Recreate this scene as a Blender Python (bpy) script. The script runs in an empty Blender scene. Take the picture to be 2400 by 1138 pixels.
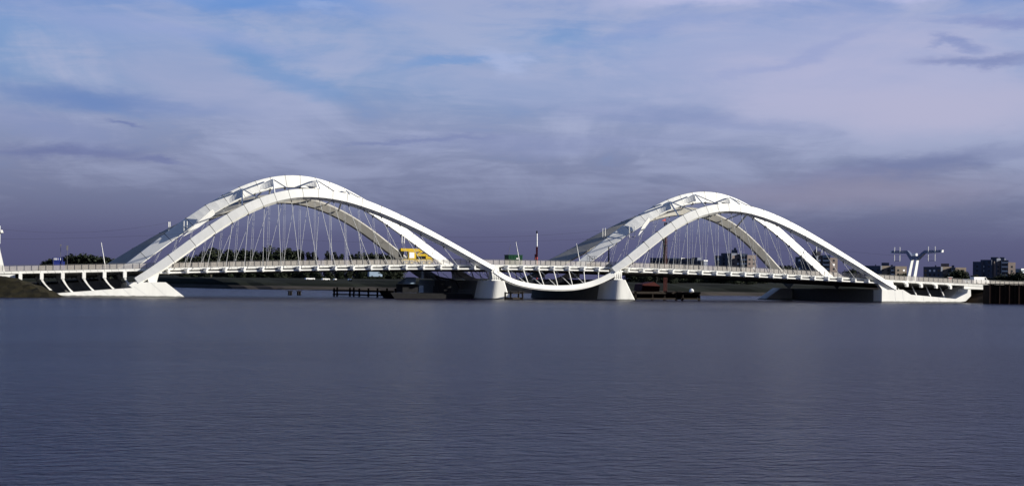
import bpy, math, random
import numpy as np
from mathutils import Vector, Matrix

random.seed(7)
R = math.radians
scene = bpy.context.scene
COL = scene.collection

# ------------------------------------------------------------------ camera
# X runs along the bridge, Y across it (away from the viewer), Z up, water at z = 0
YAW, CAM = 0.4023, Vector((-87.85, -387.17, 4.60))
FOC, ROLL, HORIZ = 4443.9, 0.0115, 652.8          # pixels of a 2400 px wide frame
cy, sy = math.cos(YAW), math.sin(YAW)
cam_d = bpy.data.cameras.new('camera')
cam = bpy.data.objects.new('camera', cam_d)
COL.objects.link(cam)
scene.camera = cam
right = Vector((cy, -sy, 0)); fwd = Vector((sy, cy, 0)); up = Vector((0, 0, 1))
cr = right * math.cos(ROLL) + up * math.sin(ROLL)
cu = -right * math.sin(ROLL) + up * math.cos(ROLL)
m = Matrix((cr, cu, -fwd)).transposed().to_4x4()
m.translation = CAM
cam.matrix_world = m
cam_d.sensor_width = 36
cam_d.lens = 36 * FOC / 2400
cam_d.shift_y = (HORIZ - 569) / 2400
cam_d.clip_start = 1
cam_d.clip_end = 20000

# ------------------------------------------------------------------ sky and sun
SUN_AZ, SUN_EL = R(64), R(17)      # azimuth from -Y towards +X
sdir = Vector((math.sin(SUN_AZ) * math.cos(SUN_EL), -math.cos(SUN_AZ) * math.cos(SUN_EL), math.sin(SUN_EL)))
sun_d = bpy.data.lights.new('sun', 'SUN')
sun_d.energy = 5.0
sun_d.angle = R(0.53)
sun_d.color = (1.0, 0.945, 0.83)
sun = bpy.data.objects.new('sun', sun_d)
COL.objects.link(sun)
sun.rotation_euler = sdir.to_track_quat('Z', 'Y').to_euler()
sun.location = (60, -200, 200)

scene.view_settings.view_transform = 'Standard'
scene.view_settings.look = 'None'
scene.view_settings.exposure = 1.0
scene.view_settings.gamma = 1

world = bpy.data.worlds.new('World')
scene.world = world
world.use_nodes = True
nt = world.node_tree
for n in list(nt.nodes):
    nt.nodes.remove(n)


class NB:
    """small helper to write node trees"""
    def __init__(s, tree): s.t = tree
    def n(s, kind, ins=None, **props):
        nd = s.t.nodes.new(kind)
        for k, v in props.items(): setattr(nd, k, v)
        for k, v in (ins or {}).items():
            if hasattr(v, 'links') or isinstance(v, bpy.types.NodeSocket): s.t.links.new(v, nd.inputs[k])
            else: nd.inputs[k].default_value = v
        return nd
    def math(s, op, a, b=0.0, c=0.0, clamp=False):
        nd = s.n('ShaderNodeMath', {0: a, 1: b, 2: c}, operation=op)
        nd.use_clamp = clamp
        return nd.outputs[0]
    def mix(s, f, a, b, blend='MIX'):
        nd = s.n('ShaderNodeMix', data_type='RGBA', blend_type=blend)
        for sock, v in ((nd.inputs[0], f), (nd.inputs[6], a), (nd.inputs[7], b)):
            if isinstance(v, bpy.types.NodeSocket): s.t.links.new(v, sock)
            else: sock.default_value = v
        return nd.outputs[2]
    def smooth(s, v, lo, hi):
        return s.n('ShaderNodeMapRange', {0: v, 1: lo, 2: hi, 3: 0.0, 4: 1.0}, interpolation_type='SMOOTHSTEP').outputs[0]
    def noise(s, vec, scale, detail=6, rough=0.55, dist=0.0):
        return s.n('ShaderNodeTexNoise', {'Vector': vec, 'Scale': scale, 'Detail': detail, 'Roughness': rough, 'Distortion': dist}).outputs[0]


w = NB(nt)
sky = w.n('ShaderNodeTexSky', sky_type='NISHITA', sun_disc=False)
sky.sun_elevation = SUN_EL
sky.sun_rotation = math.atan2(sdir.x, sdir.y)
sky.air_density = 1.3; sky.dust_density = 0.6; sky.ozone_density = 2.5
tc = w.n('ShaderNodeTexCoord')
# turn the sky so that u runs to the right of the view and v away from it
rot = w.n('ShaderNodeVectorRotate', {'Vector': tc.outputs['Generated'], 'Angle': YAW}, rotation_type='Z_AXIS')
sep = w.n('ShaderNodeSeparateXYZ', {0: rot.outputs[0]})
dx, dy, dz = sep.outputs
el = w.math('MAXIMUM', dz, 0.0)
EXPO = 2 ** scene.view_settings.exposure
def sk(r_, g_, b_):
    """display colour of the sky -> value for the background node"""
    f_ = lambda c_: ((c_ / 255 + .055) / 1.055) ** 2.4 / EXPO * 10.0
    return (f_(r_), f_(g_), f_(b_), 1)
inv = w.math('DIVIDE', 1.0, w.math('ADD', el, 0.15))
# cloud layer seen in perspective
cp = w.n('ShaderNodeCombineXYZ', {0: w.math('MULTIPLY', dx, inv), 1: w.math('MULTIPLY', dy, w.math('MULTIPLY', inv, 0.6)), 2: 0.0}).outputs[0]
big = w.noise(w.n('ShaderNodeMapping', {0: cp, 1: (3.1, 1.7, 0.0), 2: (0, 0, R(14))}).outputs[0], 1.3, 3, 0.5, 0.4)
mid = w.noise(w.n('ShaderNodeMapping', {0: cp, 1: (8.3, 5.2, 3.0), 2: (0, 0, R(-16))}).outputs[0], 2.6, 9, 0.6, 0.8)
wisp = w.noise(w.n('ShaderNodeMapping', {0: cp, 1: (1.4, 9.2, 6.0), 2: (0, 0, R(-10)), 3: (0.8, 2.4, 1)}).outputs[0], 5.0, 10, 0.65, 0.7)
# clear air by height: slate near the horizon, blue higher up, with the sky model showing through
ramp = w.n('ShaderNodeValToRGB', {0: w.math('MULTIPLY', el, 2.0)})
cr_ = ramp.color_ramp
stops = ((0.0, (82, 83, 116)), (0.042, (93, 95, 129)), (0.080, (113, 119, 150)), (0.115, (128, 136, 168)), (0.160, (140, 152, 187)), (0.205, (135, 159, 200)), (0.25, (126, 157, 204)), (0.30, (108, 140, 200)), (0.6, (60, 86, 144)), (1.0, (36, 58, 112)))
while len(cr_.elements) < len(stops): cr_.elements.new(0.5)
for e_, (p_, c_) in zip(cr_.elements, stops): e_.position = p_; e_.color = tuple(v / 10 for v in sk(*c_)[:3]) + (1,)
base = w.mix(1.0, ramp.outputs[0], (10, 10, 10, 1), 'MULTIPLY')
base = w.mix(w.math('MULTIPLY', w.smooth(el, 0.10, 0.5), 0.20), base, sky.outputs[0])
# drifting cloud
dens = w.math('ADD', w.math('MULTIPLY', big, 0.45), w.math('ADD', w.math('MULTIPLY', mid, 0.44), w.math('MULTIPLY', wisp, 0.22)))
dens = w.math('ADD', dens, w.math('ADD', w.math('MULTIPLY', dx, 0.12), -0.03))
cov = w.math('MULTIPLY', w.smooth(dens, 0.47, 0.62), w.smooth(el, 0.015, 0.09))
col = w.mix(w.math('MULTIPLY', cov, w.n('ShaderNodeMapRange', {0: el, 1: 0.15, 2: 0.6, 3: 0.75, 4: 0.18}).outputs[0]), base, sk(170, 178, 209))
dim = w.math('MULTIPLY', w.smooth(w.math('SUBTRACT', 1.0, dens), 0.49, 0.62), w.smooth(el, 0.03, 0.10))
col = w.mix(w.math('MULTIPLY', dim, 0.50), col, sk(108, 142, 196))
# single cloud shapes: (column, row, half width, half height, tilt, softness, strength, colour)
warp = w.n('ShaderNodeTexNoise', {'Vector': w.n('ShaderNodeMapping', {0: rot.outputs[0], 3: (10, 10, 34)}).outputs[0], 'Scale': 1.0, 'Detail': 8, 'Roughness': 0.62})
wv_ = w.n('ShaderNodeVectorMath', {0: warp.outputs['Color'], 1: (0.5, 0.5, 0.5)}, operation='SUBTRACT').outputs[0]
flat = w.n('ShaderNodeCombineXYZ', {0: dx, 1: el, 2: 0.0}).outputs[0]
flat = w.n('ShaderNodeVectorMath', {0: wv_, 1: (0.10, 0.030, 0.0), 2: flat}, operation='MULTIPLY_ADD').outputs[0]
CLOUDS = ((1950, 170, 660, 165, 0, .74, (180, 181, 213)), (2180, 265, 440, 60, 0, .6, (184, 182, 209)), (520, 205, 300, 90, -16, .75, (158, 167, 202)), (250, 60, 330, 60, -6, .5, (152, 166, 208)), (900, 120, 200, 60, -10, .4, (146, 164, 204)), (1250, 200, 420, 60, -4, .45, (150, 164, 202)),
          (480, 95, 330, 26, -9, .6, (150, 165, 210)), (650, 165, 210, 34, -20, .6, (100, 145, 200)), (230, 236, 330, 34, -3, .6, (98, 128, 186)),
          (620, 18, 380, 34, -4, .7, (104, 148, 212)), (1060, 148, 190, 14, 6, .7, (114, 152, 206)), (1180, 142, 78, 20, -16, .75, (172, 184, 220)),
          (1690, -4, 300, 34, 2, .75, (204, 202, 232)), (2085, 22, 80, 18, 3, .6, (196, 197, 230)), (735, 40, 50, 10, -8, .5, (160, 178, 220)),
          (1490, 88, 250, 22, 8, .45, (130, 154, 206)), (1610, 285, 380, 26, -6, .42, (124, 140, 186)), (1800, 150, 200, 16, 18, .4, (140, 155, 204)),
          (2310, 168, 170, 16, -2, .68, (116, 130, 180)), (2195, 128, 90, 12, -8, .7, (126, 142, 192)), (2330, 85, 220, 16, -3, .6, (124, 138, 192)),
          (180, 350, 190, 20, 2, .62, (98, 108, 158)), (370, 368, 95, 10, -3, .6, (104, 114, 162)), (322, 292, 56, 6, -5, .7, (108, 122, 172)),
          (960, 324, 220, 8, 3, .7, (118, 130, 174)), (2100, 395, 380, 26, 8, .6, (112, 122, 164)), (1980, 450, 440, 50, 2, .75, (141, 139, 165)),
          (100, 300, 240, 40, -6, .5, (136, 148, 190)), (1250, 330, 400, 30, 0, .5, (140, 150, 190)))
for px_, py_, rx_, ry_, tilt, k_, c_ in CLOUDS:
    u_ = (px_ - 1200) / FOC; v_ = (HORIZ + (px_ - 1200) * ROLL - py_) / FOC
    q_ = w.n('ShaderNodeMapping', {0: flat, 1: (u_, v_, 0), 2: (0, 0, R(tilt)), 3: (rx_ / FOC, ry_ / FOC, 1)}, vector_type='TEXTURE').outputs[0]
    ln = w.n('ShaderNodeVectorMath', {0: q_}, operation='LENGTH').outputs['Value']
    hard = 0.35 if k_ > .75 else 0.0
    g_ = w.n('ShaderNodeMapRange', {0: ln, 1: 1.45, 2: hard, 3: 0.0, 4: k_}, interpolation_type='SMOOTHERSTEP').outputs[0]
    col = w.mix(g_, col, sk(*c_))
bg = w.n('ShaderNodeBackground', {'Color': col, 'Strength': 0.1})
wo = w.n('ShaderNodeOutputWorld', {'Surface': bg.outputs[0]})

# ------------------------------------------------------------------ materials
MATS = {}


def mat(name, col, rough=0.6, metal=0.0, var=0.12, scale=1.5, bump=0.0, streak=False, spec=0.5, wet=False):
    ma = bpy.data.materials.new(name)
    ma.use_nodes = True
    t = ma.node_tree
    b = t.nodes['Principled BSDF']
    nb = NB(t)
    co = nb.n('ShaderNodeTexCoord')
    src = nb.n('ShaderNodeNewGeometry').outputs['Position']
    vec = nb.n('ShaderNodeMapping', {0: src, 3: (1, 1, 0.25 if streak else 1)}).outputs[0]
    n1 = nb.noise(vec, scale, 6, 0.6)
    f = nb.smooth(n1, 0.3, 0.75)
    c0 = tuple(x * (1 - var) for x in col) + (1,)
    c1 = tuple(min(1, x * (1 + var * 0.6)) for x in col) + (1,)
    cc = nb.mix(f, c0, c1)
    if streak:                                   # every plate has its own tone
        rnd = nb.n('ShaderNodeObjectInfo').outputs['Random']
        cc = nb.mix(nb.math('MULTIPLY', rnd, 0.13), cc, tuple(x * .45 for x in col) + (1,))
                                                 # run-off marks below joints and edges
        fine = nb.noise(nb.n('ShaderNodeMapping', {0: src, 3: (2.2, 2.2, 0.18)}).outputs[0], 1.6, 7, 0.65)
        cc = nb.mix(nb.math('MULTIPLY', nb.smooth(fine, 0.56, 0.74), 0.30), cc, tuple(x * .55 for x in col) + (1,))
    if wet:                                      # algae and wet concrete along the water line
        zz = nb.n('ShaderNodeSeparateXYZ', {0: src}).outputs[2]
        edge = nb.math('ADD', zz, nb.math('MULTIPLY', nb.math('SUBTRACT', nb.noise(src, 1.1, 5, 0.6), 0.5), 0.35))
        cc = nb.mix(nb.math('MULTIPLY', nb.math('SUBTRACT', 1.0, nb.smooth(edge, 0.12, 0.34)), 0.9), cc, (0.022, 0.024, 0.020, 1))
    nb.t.links.new(cc, b.inputs['Base Color'])
    b.inputs['Roughness'].default_value = rough
    b.inputs['Metallic'].default_value = metal
    b.inputs['Specular IOR Level'].default_value = spec
    if bump:
        bn = nb.n('ShaderNodeBump', {'Height': n1, 'Strength': bump, 'Distance': 0.1})
        t.links.new(bn.outputs[0], b.inputs['Normal'])
    MATS[name] = ma
    return ma


mat('white_paint', (0.71, 0.71, 0.685), 0.45, var=0.05, scale=0.6, streak=True)
mat('rib_shade_grey', (0.30, 0.287, 0.258), 0.6, var=0.08, scale=0.6, streak=True)  # grey that stands in for the shade on the far ribs
mat('white_concrete', (0.66, 0.66, 0.64), 0.75, var=0.07, scale=0.5, streak=True, wet=True)
mat('pier_concrete', (0.58, 0.58, 0.56), 0.75, var=0.10, scale=0.6, streak=True, wet=True)
mat('deck_and_shade_concrete', (0.14, 0.14, 0.136), 0.85, spec=0.08)  # deck concrete; its dark tone also paints shade on walls and columns below
mat('asphalt', (0.05, 0.05, 0.052), 0.9)
mat('joint_steel', (0.06, 0.06, 0.065), 0.6, spec=0.08)
mat('cable', (0.46, 0.47, 0.48), 0.4, var=0.05)
mat('rail_steel', (0.10, 0.10, 0.105), 0.5)
mat('rail_mesh', (0.42, 0.39, 0.36), 0.55, var=0.1, scale=0.5)
mat('galvanised', (0.42, 0.43, 0.45), 0.45, metal=0.4)
mat('timber', (0.017, 0.014, 0.012), 0.9, spec=0.08, var=0.4, scale=3, bump=0.4)
mat('hull_black', (0.012, 0.012, 0.014), 0.6, spec=0.08, var=0.3)
mat('hull_rust', (0.02, 0.009, 0.008), 0.8, spec=0.08, var=0.4)
mat('cabin_blue', (0.20, 0.27, 0.36), 0.5)
mat('yellow_paint', (0.52, 0.35, 0.01), 0.4, var=0.15)
mat('green_paint', (0.012, 0.055, 0.03), 0.5, spec=0.08, var=0.2)
mat('red_paint', (0.17, 0.007, 0.007), 0.45, var=0.15)
mat('red_dark', (0.045, 0.005, 0.005), 0.6, spec=0.1)
mat('blue_paint', (0.02, 0.035, 0.22), 0.4)
mat('white_gloss', (0.8, 0.8, 0.8), 0.3, var=0.03)
mat('mast_shade_blue', (0.13, 0.15, 0.23), 0.6, spec=0.2)  # shade of the white mast's arms, put into a blue-grey colour
mat('signal_red', (0.33, 0.015, 0.015), 0.45)
mat('rubber', (0.015, 0.015, 0.015), 0.9, spec=0.08)
mat('glass', (0.02, 0.025, 0.03), 0.1, var=0.0)
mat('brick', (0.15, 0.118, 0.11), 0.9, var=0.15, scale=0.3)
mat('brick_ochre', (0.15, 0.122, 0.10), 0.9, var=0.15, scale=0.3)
mat('brick_dark_shade', (0.062, 0.072, 0.105), 0.9, var=0.15, scale=0.3)  # dark bluish brick, with the left faces' shade put into the colour
mat('balcony', (0.20, 0.24, 0.28), 0.7)
mat('pale_render', (0.50, 0.50, 0.50), 0.8)
mat('rust', (0.085, 0.038, 0.018), 0.9, var=0.45, scale=1.2, bump=0.3, streak=True)
mat('rust_dark', (0.022, 0.014, 0.010), 0.95, spec=0.08, var=0.4, scale=1.2)
mat('grass', (0.006, 0.008, 0.0035), 0.95, var=0.45, scale=0.12, bump=0.6, spec=0.1)
mat('dry_grass', (0.013, 0.011, 0.005), 0.95, var=0.5, scale=0.5, bump=0.8, spec=0.1)
mat('earth', (0.045, 0.032, 0.022), 0.95, var=0.4, scale=0.4, bump=0.6, spec=0.1)
mat('sand', (0.045, 0.038, 0.032), 0.95, var=0.3, scale=0.08, spec=0.1)
mat('bark', (0.05, 0.04, 0.03), 0.9)
mat('leaf_a', (0.012, 0.019, 0.009), 0.8, var=0.45, scale=0.5, spec=0.2)
mat('leaf_b', (0.015, 0.021, 0.010), 0.8, var=0.45, scale=0.5, spec=0.2)

wm = bpy.data.materials.new('water')
wm.use_nodes = True
t = wm.node_tree
b = t.nodes['Principled BSDF']
nb = NB(t)
pos = nb.n('ShaderNodeNewGeometry').outputs['Position']
def wv(rotz, sx, sy_, sc, det, dist=0.2):
    v = nb.n('ShaderNodeMapping', {0: pos, 2: (0, 0, rotz), 3: (sx, sy_, 1)}).outputs[0]
    return nb.noise(v, sc, det, 0.55, dist)
w1 = wv(YAW - 0.16, 0.36, 0.30, 1.0, 4, 0.5)        # long low swell lines
w2 = wv(YAW - 0.16, 1.25, 1.7, 1.0, 5, 0.6)     # wind ripples
w3 = wv(YAW + 0.2, 3.2, 4.6, 1.0, 3, 0.3)      # small ripples
gust = nb.smooth(wv(YAW, 0.006, 0.022, 1.0, 5, 0.8), 0.34, 0.66)   # cat's paws: wind patches
hgt = nb.math('ADD', nb.math('MULTIPLY', w1, 0.20), nb.math('ADD', nb.math('MULTIPLY', w2, 0.30),
              nb.math('MULTIPLY', w3, 0.10)))
hgt = nb.math('MULTIPLY', hgt, nb.math('ADD', 0.95, nb.math('MULTIPLY', gust, 0.85)))
bm_ = nb.n('ShaderNodeBump', {'Height': hgt, 'Strength': 1.0, 'Distance': 1.0})
t.links.new(bm_.outputs[0], b.inputs['Normal'])
b.inputs['Base Color'].default_value = (0.008, 0.006, 0.016, 1)
b.inputs['Roughness'].default_value = 0.25
b.inputs['IOR'].default_value = 1.165
MATS['water'] = wm


# ------------------------------------------------------------------ helpers
class MB:
    """collects faces; build() links them as one mesh object"""
    def __init__(s): s.v = []; s.f = []
    def add(s, vs, fs):
        o = len(s.v); s.v += [tuple(v) for v in vs]; s.f += [tuple(i + o for i in f) for f in fs]; return s
    def box(s, x0, x1, y0, y1, z0, z1):
        return s.add([(x0, y0, z0), (x1, y0, z0), (x1, y1, z0), (x0, y1, z0), (x0, y0, z1), (x1, y0, z1), (x1, y1, z1), (x0, y1, z1)],
                     [(0, 3, 2, 1), (4, 5, 6, 7), (0, 1, 5, 4), (1, 2, 6, 5), (2, 3, 7, 6), (3, 0, 4, 7)])
    def prism(s, poly, y0, y1, poly1=None):
        """polygon in XZ (counter-clockwise seen from -Y) between two Y planes"""
        n = len(poly); q = poly1 or poly
        return s.add([(x, y0, z) for x, z in poly] + [(x, y1, z) for x, z in q],
                     [tuple(range(n)), tuple(range(2 * n - 1, n - 1, -1))] + [((i + 1) % n, i, n + i, n + (i + 1) % n) for i in range(n)])
    def prism_x(s, poly, x0, x1):
        """polygon in YZ between two X planes"""
        n = len(poly)
        return s.add([(x0, y, z) for y, z in poly] + [(x1, y, z) for y, z in poly],
                     [tuple(range(n - 1, -1, -1)), tuple(range(n, 2 * n))] + [(i, (i + 1) % n, n + (i + 1) % n, n + i) for i in range(n)])
    def tube(s, p0, p1, r0, r1=None, n=6):
        p0, p1 = Vector(p0), Vector(p1); r1 = r0 if r1 is None else r1
        d = (p1 - p0).normalized()
        a = d.orthogonal().normalized(); b_ = d.cross(a)
        vs = []
        for p, r in ((p0, r0), (p1, r1)):
            for k in range(n):
                an = 2 * math.pi * k / n
                vs.append(p + (a * math.cos(an) + b_ * math.sin(an)) * r)
        return s.add(vs, [(k, (k + 1) % n, n + (k + 1) % n, n + k) for k in range(n)] + [tuple(range(n - 1, -1, -1)), tuple(range(n, 2 * n))])
    def path(s, pts, r, n=5):
        for p, q in zip(pts[:-1], pts[1:]): s.tube(p, q, r, n=n)
        return s
    def rings(s, rings, caps=True):
        n = len(rings[0]); o = len(s.v); s.v += [tuple(p) for r in rings for p in r]
        for k in range(len(rings) - 1):
            for i in range(n):
                j = (i + 1) % n
                s.f.append((o + k * n + i, o + k * n + j, o + (k + 1) * n + j, o + (k + 1) * n + i))
        if caps:
            s.f.append(tuple(o + i for i in range(n - 1, -1, -1)))
            e = o + (len(rings) - 1) * n
            s.f.append(tuple(e + i for i in range(n)))
        return s
    def mesh(s, name, m_, off=(0, 0, 0), smooth=False):
        me = bpy.data.meshes.new(name)
        me.from_pydata([(x - off[0], y - off[1], z - off[2]) for x, y, z in s.v], [], s.f)
        me.materials.append(MATS[m_])
        if smooth:
            for p in me.polygons: p.use_smooth = True
        me.update()
        return me
    def build(s, name, m_, parent=None, smooth=False, fix=True):
        """vertices are given in world space"""
        off = wloc(parent) if parent else (0, 0, 0)
        me = s.mesh(name, m_, off, smooth)
        if fix: fix_normals(me)
        return link(name, me, parent)


import bmesh
def fix_normals(me):
    bm = bmesh.new(); bm.from_mesh(me)
    bmesh.ops.recalc_face_normals(bm, faces=bm.faces)
    bm.to_mesh(me); bm.free()


def wloc(o):
    v = Vector((0, 0, 0))
    while o is not None:
        v = v + Vector(o.location); o = o.parent
    return tuple(v)


def link(name, data, parent=None, loc=None):
    o = bpy.data.objects.new(name, data)
    COL.objects.link(o)
    if parent: o.parent = parent
    if loc is not None: o.location = loc
    return o


def put(name, me, parent, wpos, rot=None):
    """a piece that shares a mesh, at a world position"""
    p = wloc(parent)
    o = link(name, me, parent, (wpos[0] - p[0], wpos[1] - p[1], wpos[2] - p[2]))
    if rot is not None: o.rotation_euler = rot
    return o


def tag(o, label=None, cat=None, group=None, kind=None):
    for k, v in (('label', label), ('category', cat), ('group', group), ('kind', kind)):
        if v: o[k] = v
    return o


def thing(name, loc, label, cat, group=None):
    return tag(link(name, None, None, loc), label, cat, group)


def at(px, dist):
    """ground point on the bearing of a photo column, dist metres along the view"""
    u = (px - 1200) / FOC
    return (CAM.x + dist * (u * cy + sy), CAM.y + dist * (-u * sy + cy))


def zat(px, py, dist):
    return CAM.z + dist * (HORIZ + (px - 1200) * ROLL - py) / FOC


# ------------------------------------------------------------------ the setting: water and land
wat = MB().add([(-6000, -420, 0), (9000, -420, 0), (9000, 9000, 0), (-6000, 9000, 0)], [(0, 1, 2, 3)]).build('water', 'water', fix=False)
tag(wat, kind='structure')
bed = MB().add([(-6000, -420, -3), (9000, -420, -3), (9000, 9000, -3), (-6000, 9000, -3)], [(0, 1, 2, 3)]).build('lake_bed', 'earth', fix=False)
tag(bed, kind='structure')

shore = [(-1500, 352), (-400, 352), (-8, 352), (17, 350), (44, 331), (73, 312), (80, 250), (93, 228), (125, 222), (153, 182), (172, 132), (222, 140), (262, 122), (307, 100), (420, 60), (900, 40), (2500, 40)]
# refine the shoreline and jitter it
sh = []
for (x0, y0), (x1, y1) in zip(shore[:-1], shore[1:]):
    k = max(1, min(12, int(math.hypot(x1 - x0, y1 - y0) / 6)))
    for i in range(k): sh.append((x0 + (x1 - x0) * i / k, y0 + (y1 - y0) * i / k + random.uniform(-1.6, 1.6)))
sh.append(shore[-1])
levels = [(0, -0.25), (3, 0.15), (9, 0.9), (14, 1.2)]
def strip(levels, name, mm, kind):
    rows = []
    for d, z in levels: rows.append([(x, y + d * (1 + 0.25 * math.sin(x * 0.21)), z + random.uniform(-.12, .12)) for x, y in sh])
    mb = MB(); n = len(sh)
    mb.v = [p for r in rows for p in r]
    for k in range(len(rows) - 1):
        for i in range(n - 1): mb.f.append((k * n + i, k * n + i + 1, (k + 1) * n + i + 1, (k + 1) * n + i))
    return tag(mb.build(name, mm, fix=False), kind=kind)
strip(levels, 'beach', 'sand', 'structure')
strip([(13.5, 1.0), (22, 2.2), (40, 3.4), (70, 3.8), (600, 4.2), (9000, 4.2)], 'far_bank', 'grass', 'structure')

# ------------------------------------------------------------------ deck geometry
_fx = [-34, -25.5, -8.4, 24, 47, 87, 120, 154, 184, 203.4]
_fz = [4.86, 5.16, 5.72, 6.73, 7.34, 7.68, 7.30, 6.22, 5.22, 4.56]
_pf = np.polyfit(_fx, _fz, 4)
def ft(x): return float(np.polyval(_pf, min(max(x, -45), 215)))          # top of the edge beam
def slope(x): return math.atan((ft(x + .5) - ft(x - .5)))
WID = 44.6
DL, DM, DR = 4.0, 3.7375, 3.806
NODE_L = [DL * i for i in range(18)]
NODE_M = [75.92 + DM * i for i in range(7)]
NODE_R = [105.79 + DR * i for i in range(18)]

bridge = thing('arch_bridge', (85.8, 22.3, 0), 'long white steel bridge with two arched spans across the water', 'bridge')

# deck slab
rings = []
for x in [-120, -80, -45] + list(np.arange(-40, 212, 4)) + [230, 300]:
    z = ft(x)
    rings.append([(x, 1.75, z - .06), (x, 1.75, z - .48), (x, 4.0, z - .75), (x, 11, z - 1.55), (x, 34, z - 1.55), (x, 41, z - .75), (x, 43.0, z - .48), (x, 43.0, z - .06)])
deck = MB().rings(rings).build('deck', 'deck_and_shade_concrete', bridge)
# roadway strips on the deck
for y0, y1, nm in ((4.5, 15.5, 'roadway'), (29.5, 40.5, 'roadway')):
    vs = []; xs = list(np.arange(-60, 230, 6))
    for x in xs: vs += [(x, y0, ft(x) - .05), (x, y1, ft(x) - .05)]
    MB().add(vs, [(2 * i, 2 * i + 2, 2 * i + 3, 2 * i + 1) for i in range(len(xs) - 1)]).build(nm, 'asphalt', deck)

# edge panels: one mesh for each panel length, copied along the edge
post_x = []
x = -46.0
while x < -8: post_x.append(x); x += 1.43
post_x += [-7.0, -5.6, -4.2, -2.8, -1.4]
post_x += [DL / 3 * i for i in range(54)]
post_x += [73.2, 74.6]
post_x += [75.92 + DM / 3 * i for i in range(19)]
post_x += [99.6, 100.9, 102.1, 103.3, 104.55]
post_x += [105.79 + DR / 3 * i for i in range(52)]
x = post_x[-1] + 1.4
while x < 222: post_x.append(x); x += 1.43
panel_mesh, rail_mesh = {}, {}
def edge_mesh(L):
    k = round(L, 2)
    if k not in panel_mesh:
        a = 0.22                       # the joints between the panels are raked
        mb = MB().add([(0.0 + a, -.06, 0), (k - .05 + a, -.06, 0), (k - .05 + a * 2.0, .02, -.50), (0.0 + a * 2.0, .02, -.50),
                       (0.0 + a, .12, 0), (k - .05 + a, .12, 0), (k - .05 + a * 2, .12, -.50), (a * 2, .12, -.50)],
                      [(0, 3, 2, 1), (4, 5, 6, 7), (0, 1, 5, 4), (1, 2, 6, 5), (2, 3, 7, 6), (3, 0, 4, 7)])
        panel_mesh[k] = mb.mesh('edge_panel', 'white_paint'); fix_normals(panel_mesh[k])
        rb = MB()
        for i in range(9):             # welded bar infill
            z = .10 + i * .105
            rb.box(.03, k - .03, -.012, .012, z, z + .06)
        for i in range(1, 5): rb.box(k * i / 5 - .01, k * i / 5 + .01, .013, .03, .06, 1.04)
        rail_mesh[k] = rb.mesh('railing_panel', 'rail_mesh')
    return panel_mesh[k], rail_mesh[k]
pm = MB().box(-.035, .035, -.06, .06, -.05, 1.16).mesh('railing_post', 'rail_steel')
rail_pts = [(x, 1.85, ft(x) + 1.17) for x in post_x]
railing = MB().path(rail_pts, .035, 5).build('railing', 'rail_steel', bridge)
for i, x in enumerate(post_x):
    z = ft(x)
    put('railing_post', pm, railing, (x, 1.85, z))
    if i + 1 < len(post_x):
        L = post_x[i + 1] - x
        e, r_ = edge_mesh(L)
        sl = -slope(x + L / 2)
        put('edge_panel', e, deck, (x, 1.66, z), (0, sl, 0))
        put('railing_panel', r_, railing, (x, 1.85, z), (0, sl, 0))

# edge tube and its castings
def node_ring(x, z, k, y):
    return [(x + math.cos(a) * .30 * k, y, z + math.sin(a) * .56 * k) for a in [2 * math.pi * i / 10 for i in range(10)]]
nm_ = MB().rings([node_ring(0, 0, .75, -.42), node_ring(0, 0, 1.0, -.25), node_ring(0, .02, 1.0, .5), node_ring(0, .1, .95, 1.9)])
casting = nm_.mesh('hanger_casting', 'white_paint', smooth=False); fix_normals(casting)
tube_z = lambda x: ft(x) - .98
for nodes, ends in ((NODE_L, (-3.2, 71.0)), (NODE_M, (74.5, 101.0)), (NODE_R, (103.8, 173.6))):
    xs = [ends[0]] + nodes + [ends[1]]
    for x in nodes: put('hanger_casting', casting, bridge, (x, .3, ft(x) - .72))
    for a, c in zip(xs[:-1], xs[1:]):
        MB().tube((a, .55, tube_z(a)), (c, .55, tube_z(c)), .185, n=8).build('edge_tube', 'white_paint', bridge, smooth=False)
    for a, c in zip(xs[:-1], xs[1:]):
        MB().box(a + .3, c - .3, 1.76, 1.95, min(tube_z(a), tube_z(c)) + .30, min(tube_z(a), tube_z(c)) + .38).build('edge_ledge', 'joint_steel', bridge)

# ------------------------------------------------------------------ arch ribs
def fit(pts, deg):
    p = np.polyfit([a for a, _ in pts], [b_ for _, b_ in pts], deg)
    d = np.polyder(p)
    return (lambda x: float(np.polyval(p, x))), (lambda x: float(np.polyval(d, x)))

LF = [(-7.2, 3.7), (-4.5, 5.6), (0, 8.6), (4.5, 12.1), (8.6, 15.0), (12.2, 17.4), (15.8, 19.4), (19.2, 21.0), (22.3, 22.1), (25.4, 22.75), (28.5, 23.1), (32, 23.2), (35.3, 22.9), (38.6, 22.3), (42, 21.3), (46.3, 19.9), (50.7, 18.1), (55.9, 15.8), (61, 13.25), (67.2, 10.1), (71.7, 7.9), (74, 6.7)]
LM = [(-7.6, 4.1), (-4, 7.0), (-.9, 9.4), (4.3, 13.4), (9, 16.9), (13.3, 20.0), (17.1, 22.4), (20.9, 24.2), (24.5, 25.6), (27.9, 26.5), (31.3, 27.0), (34.8, 27.1), (38.3, 26.8), (41.7, 26.0), (45.3, 24.7), (49, 22.9), (51.3, 21.6), (55.8, 18.7), (62.2, 14.6), (67.5, 10.9), (70.7, 8.7), (74.5, 6.0)]
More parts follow.
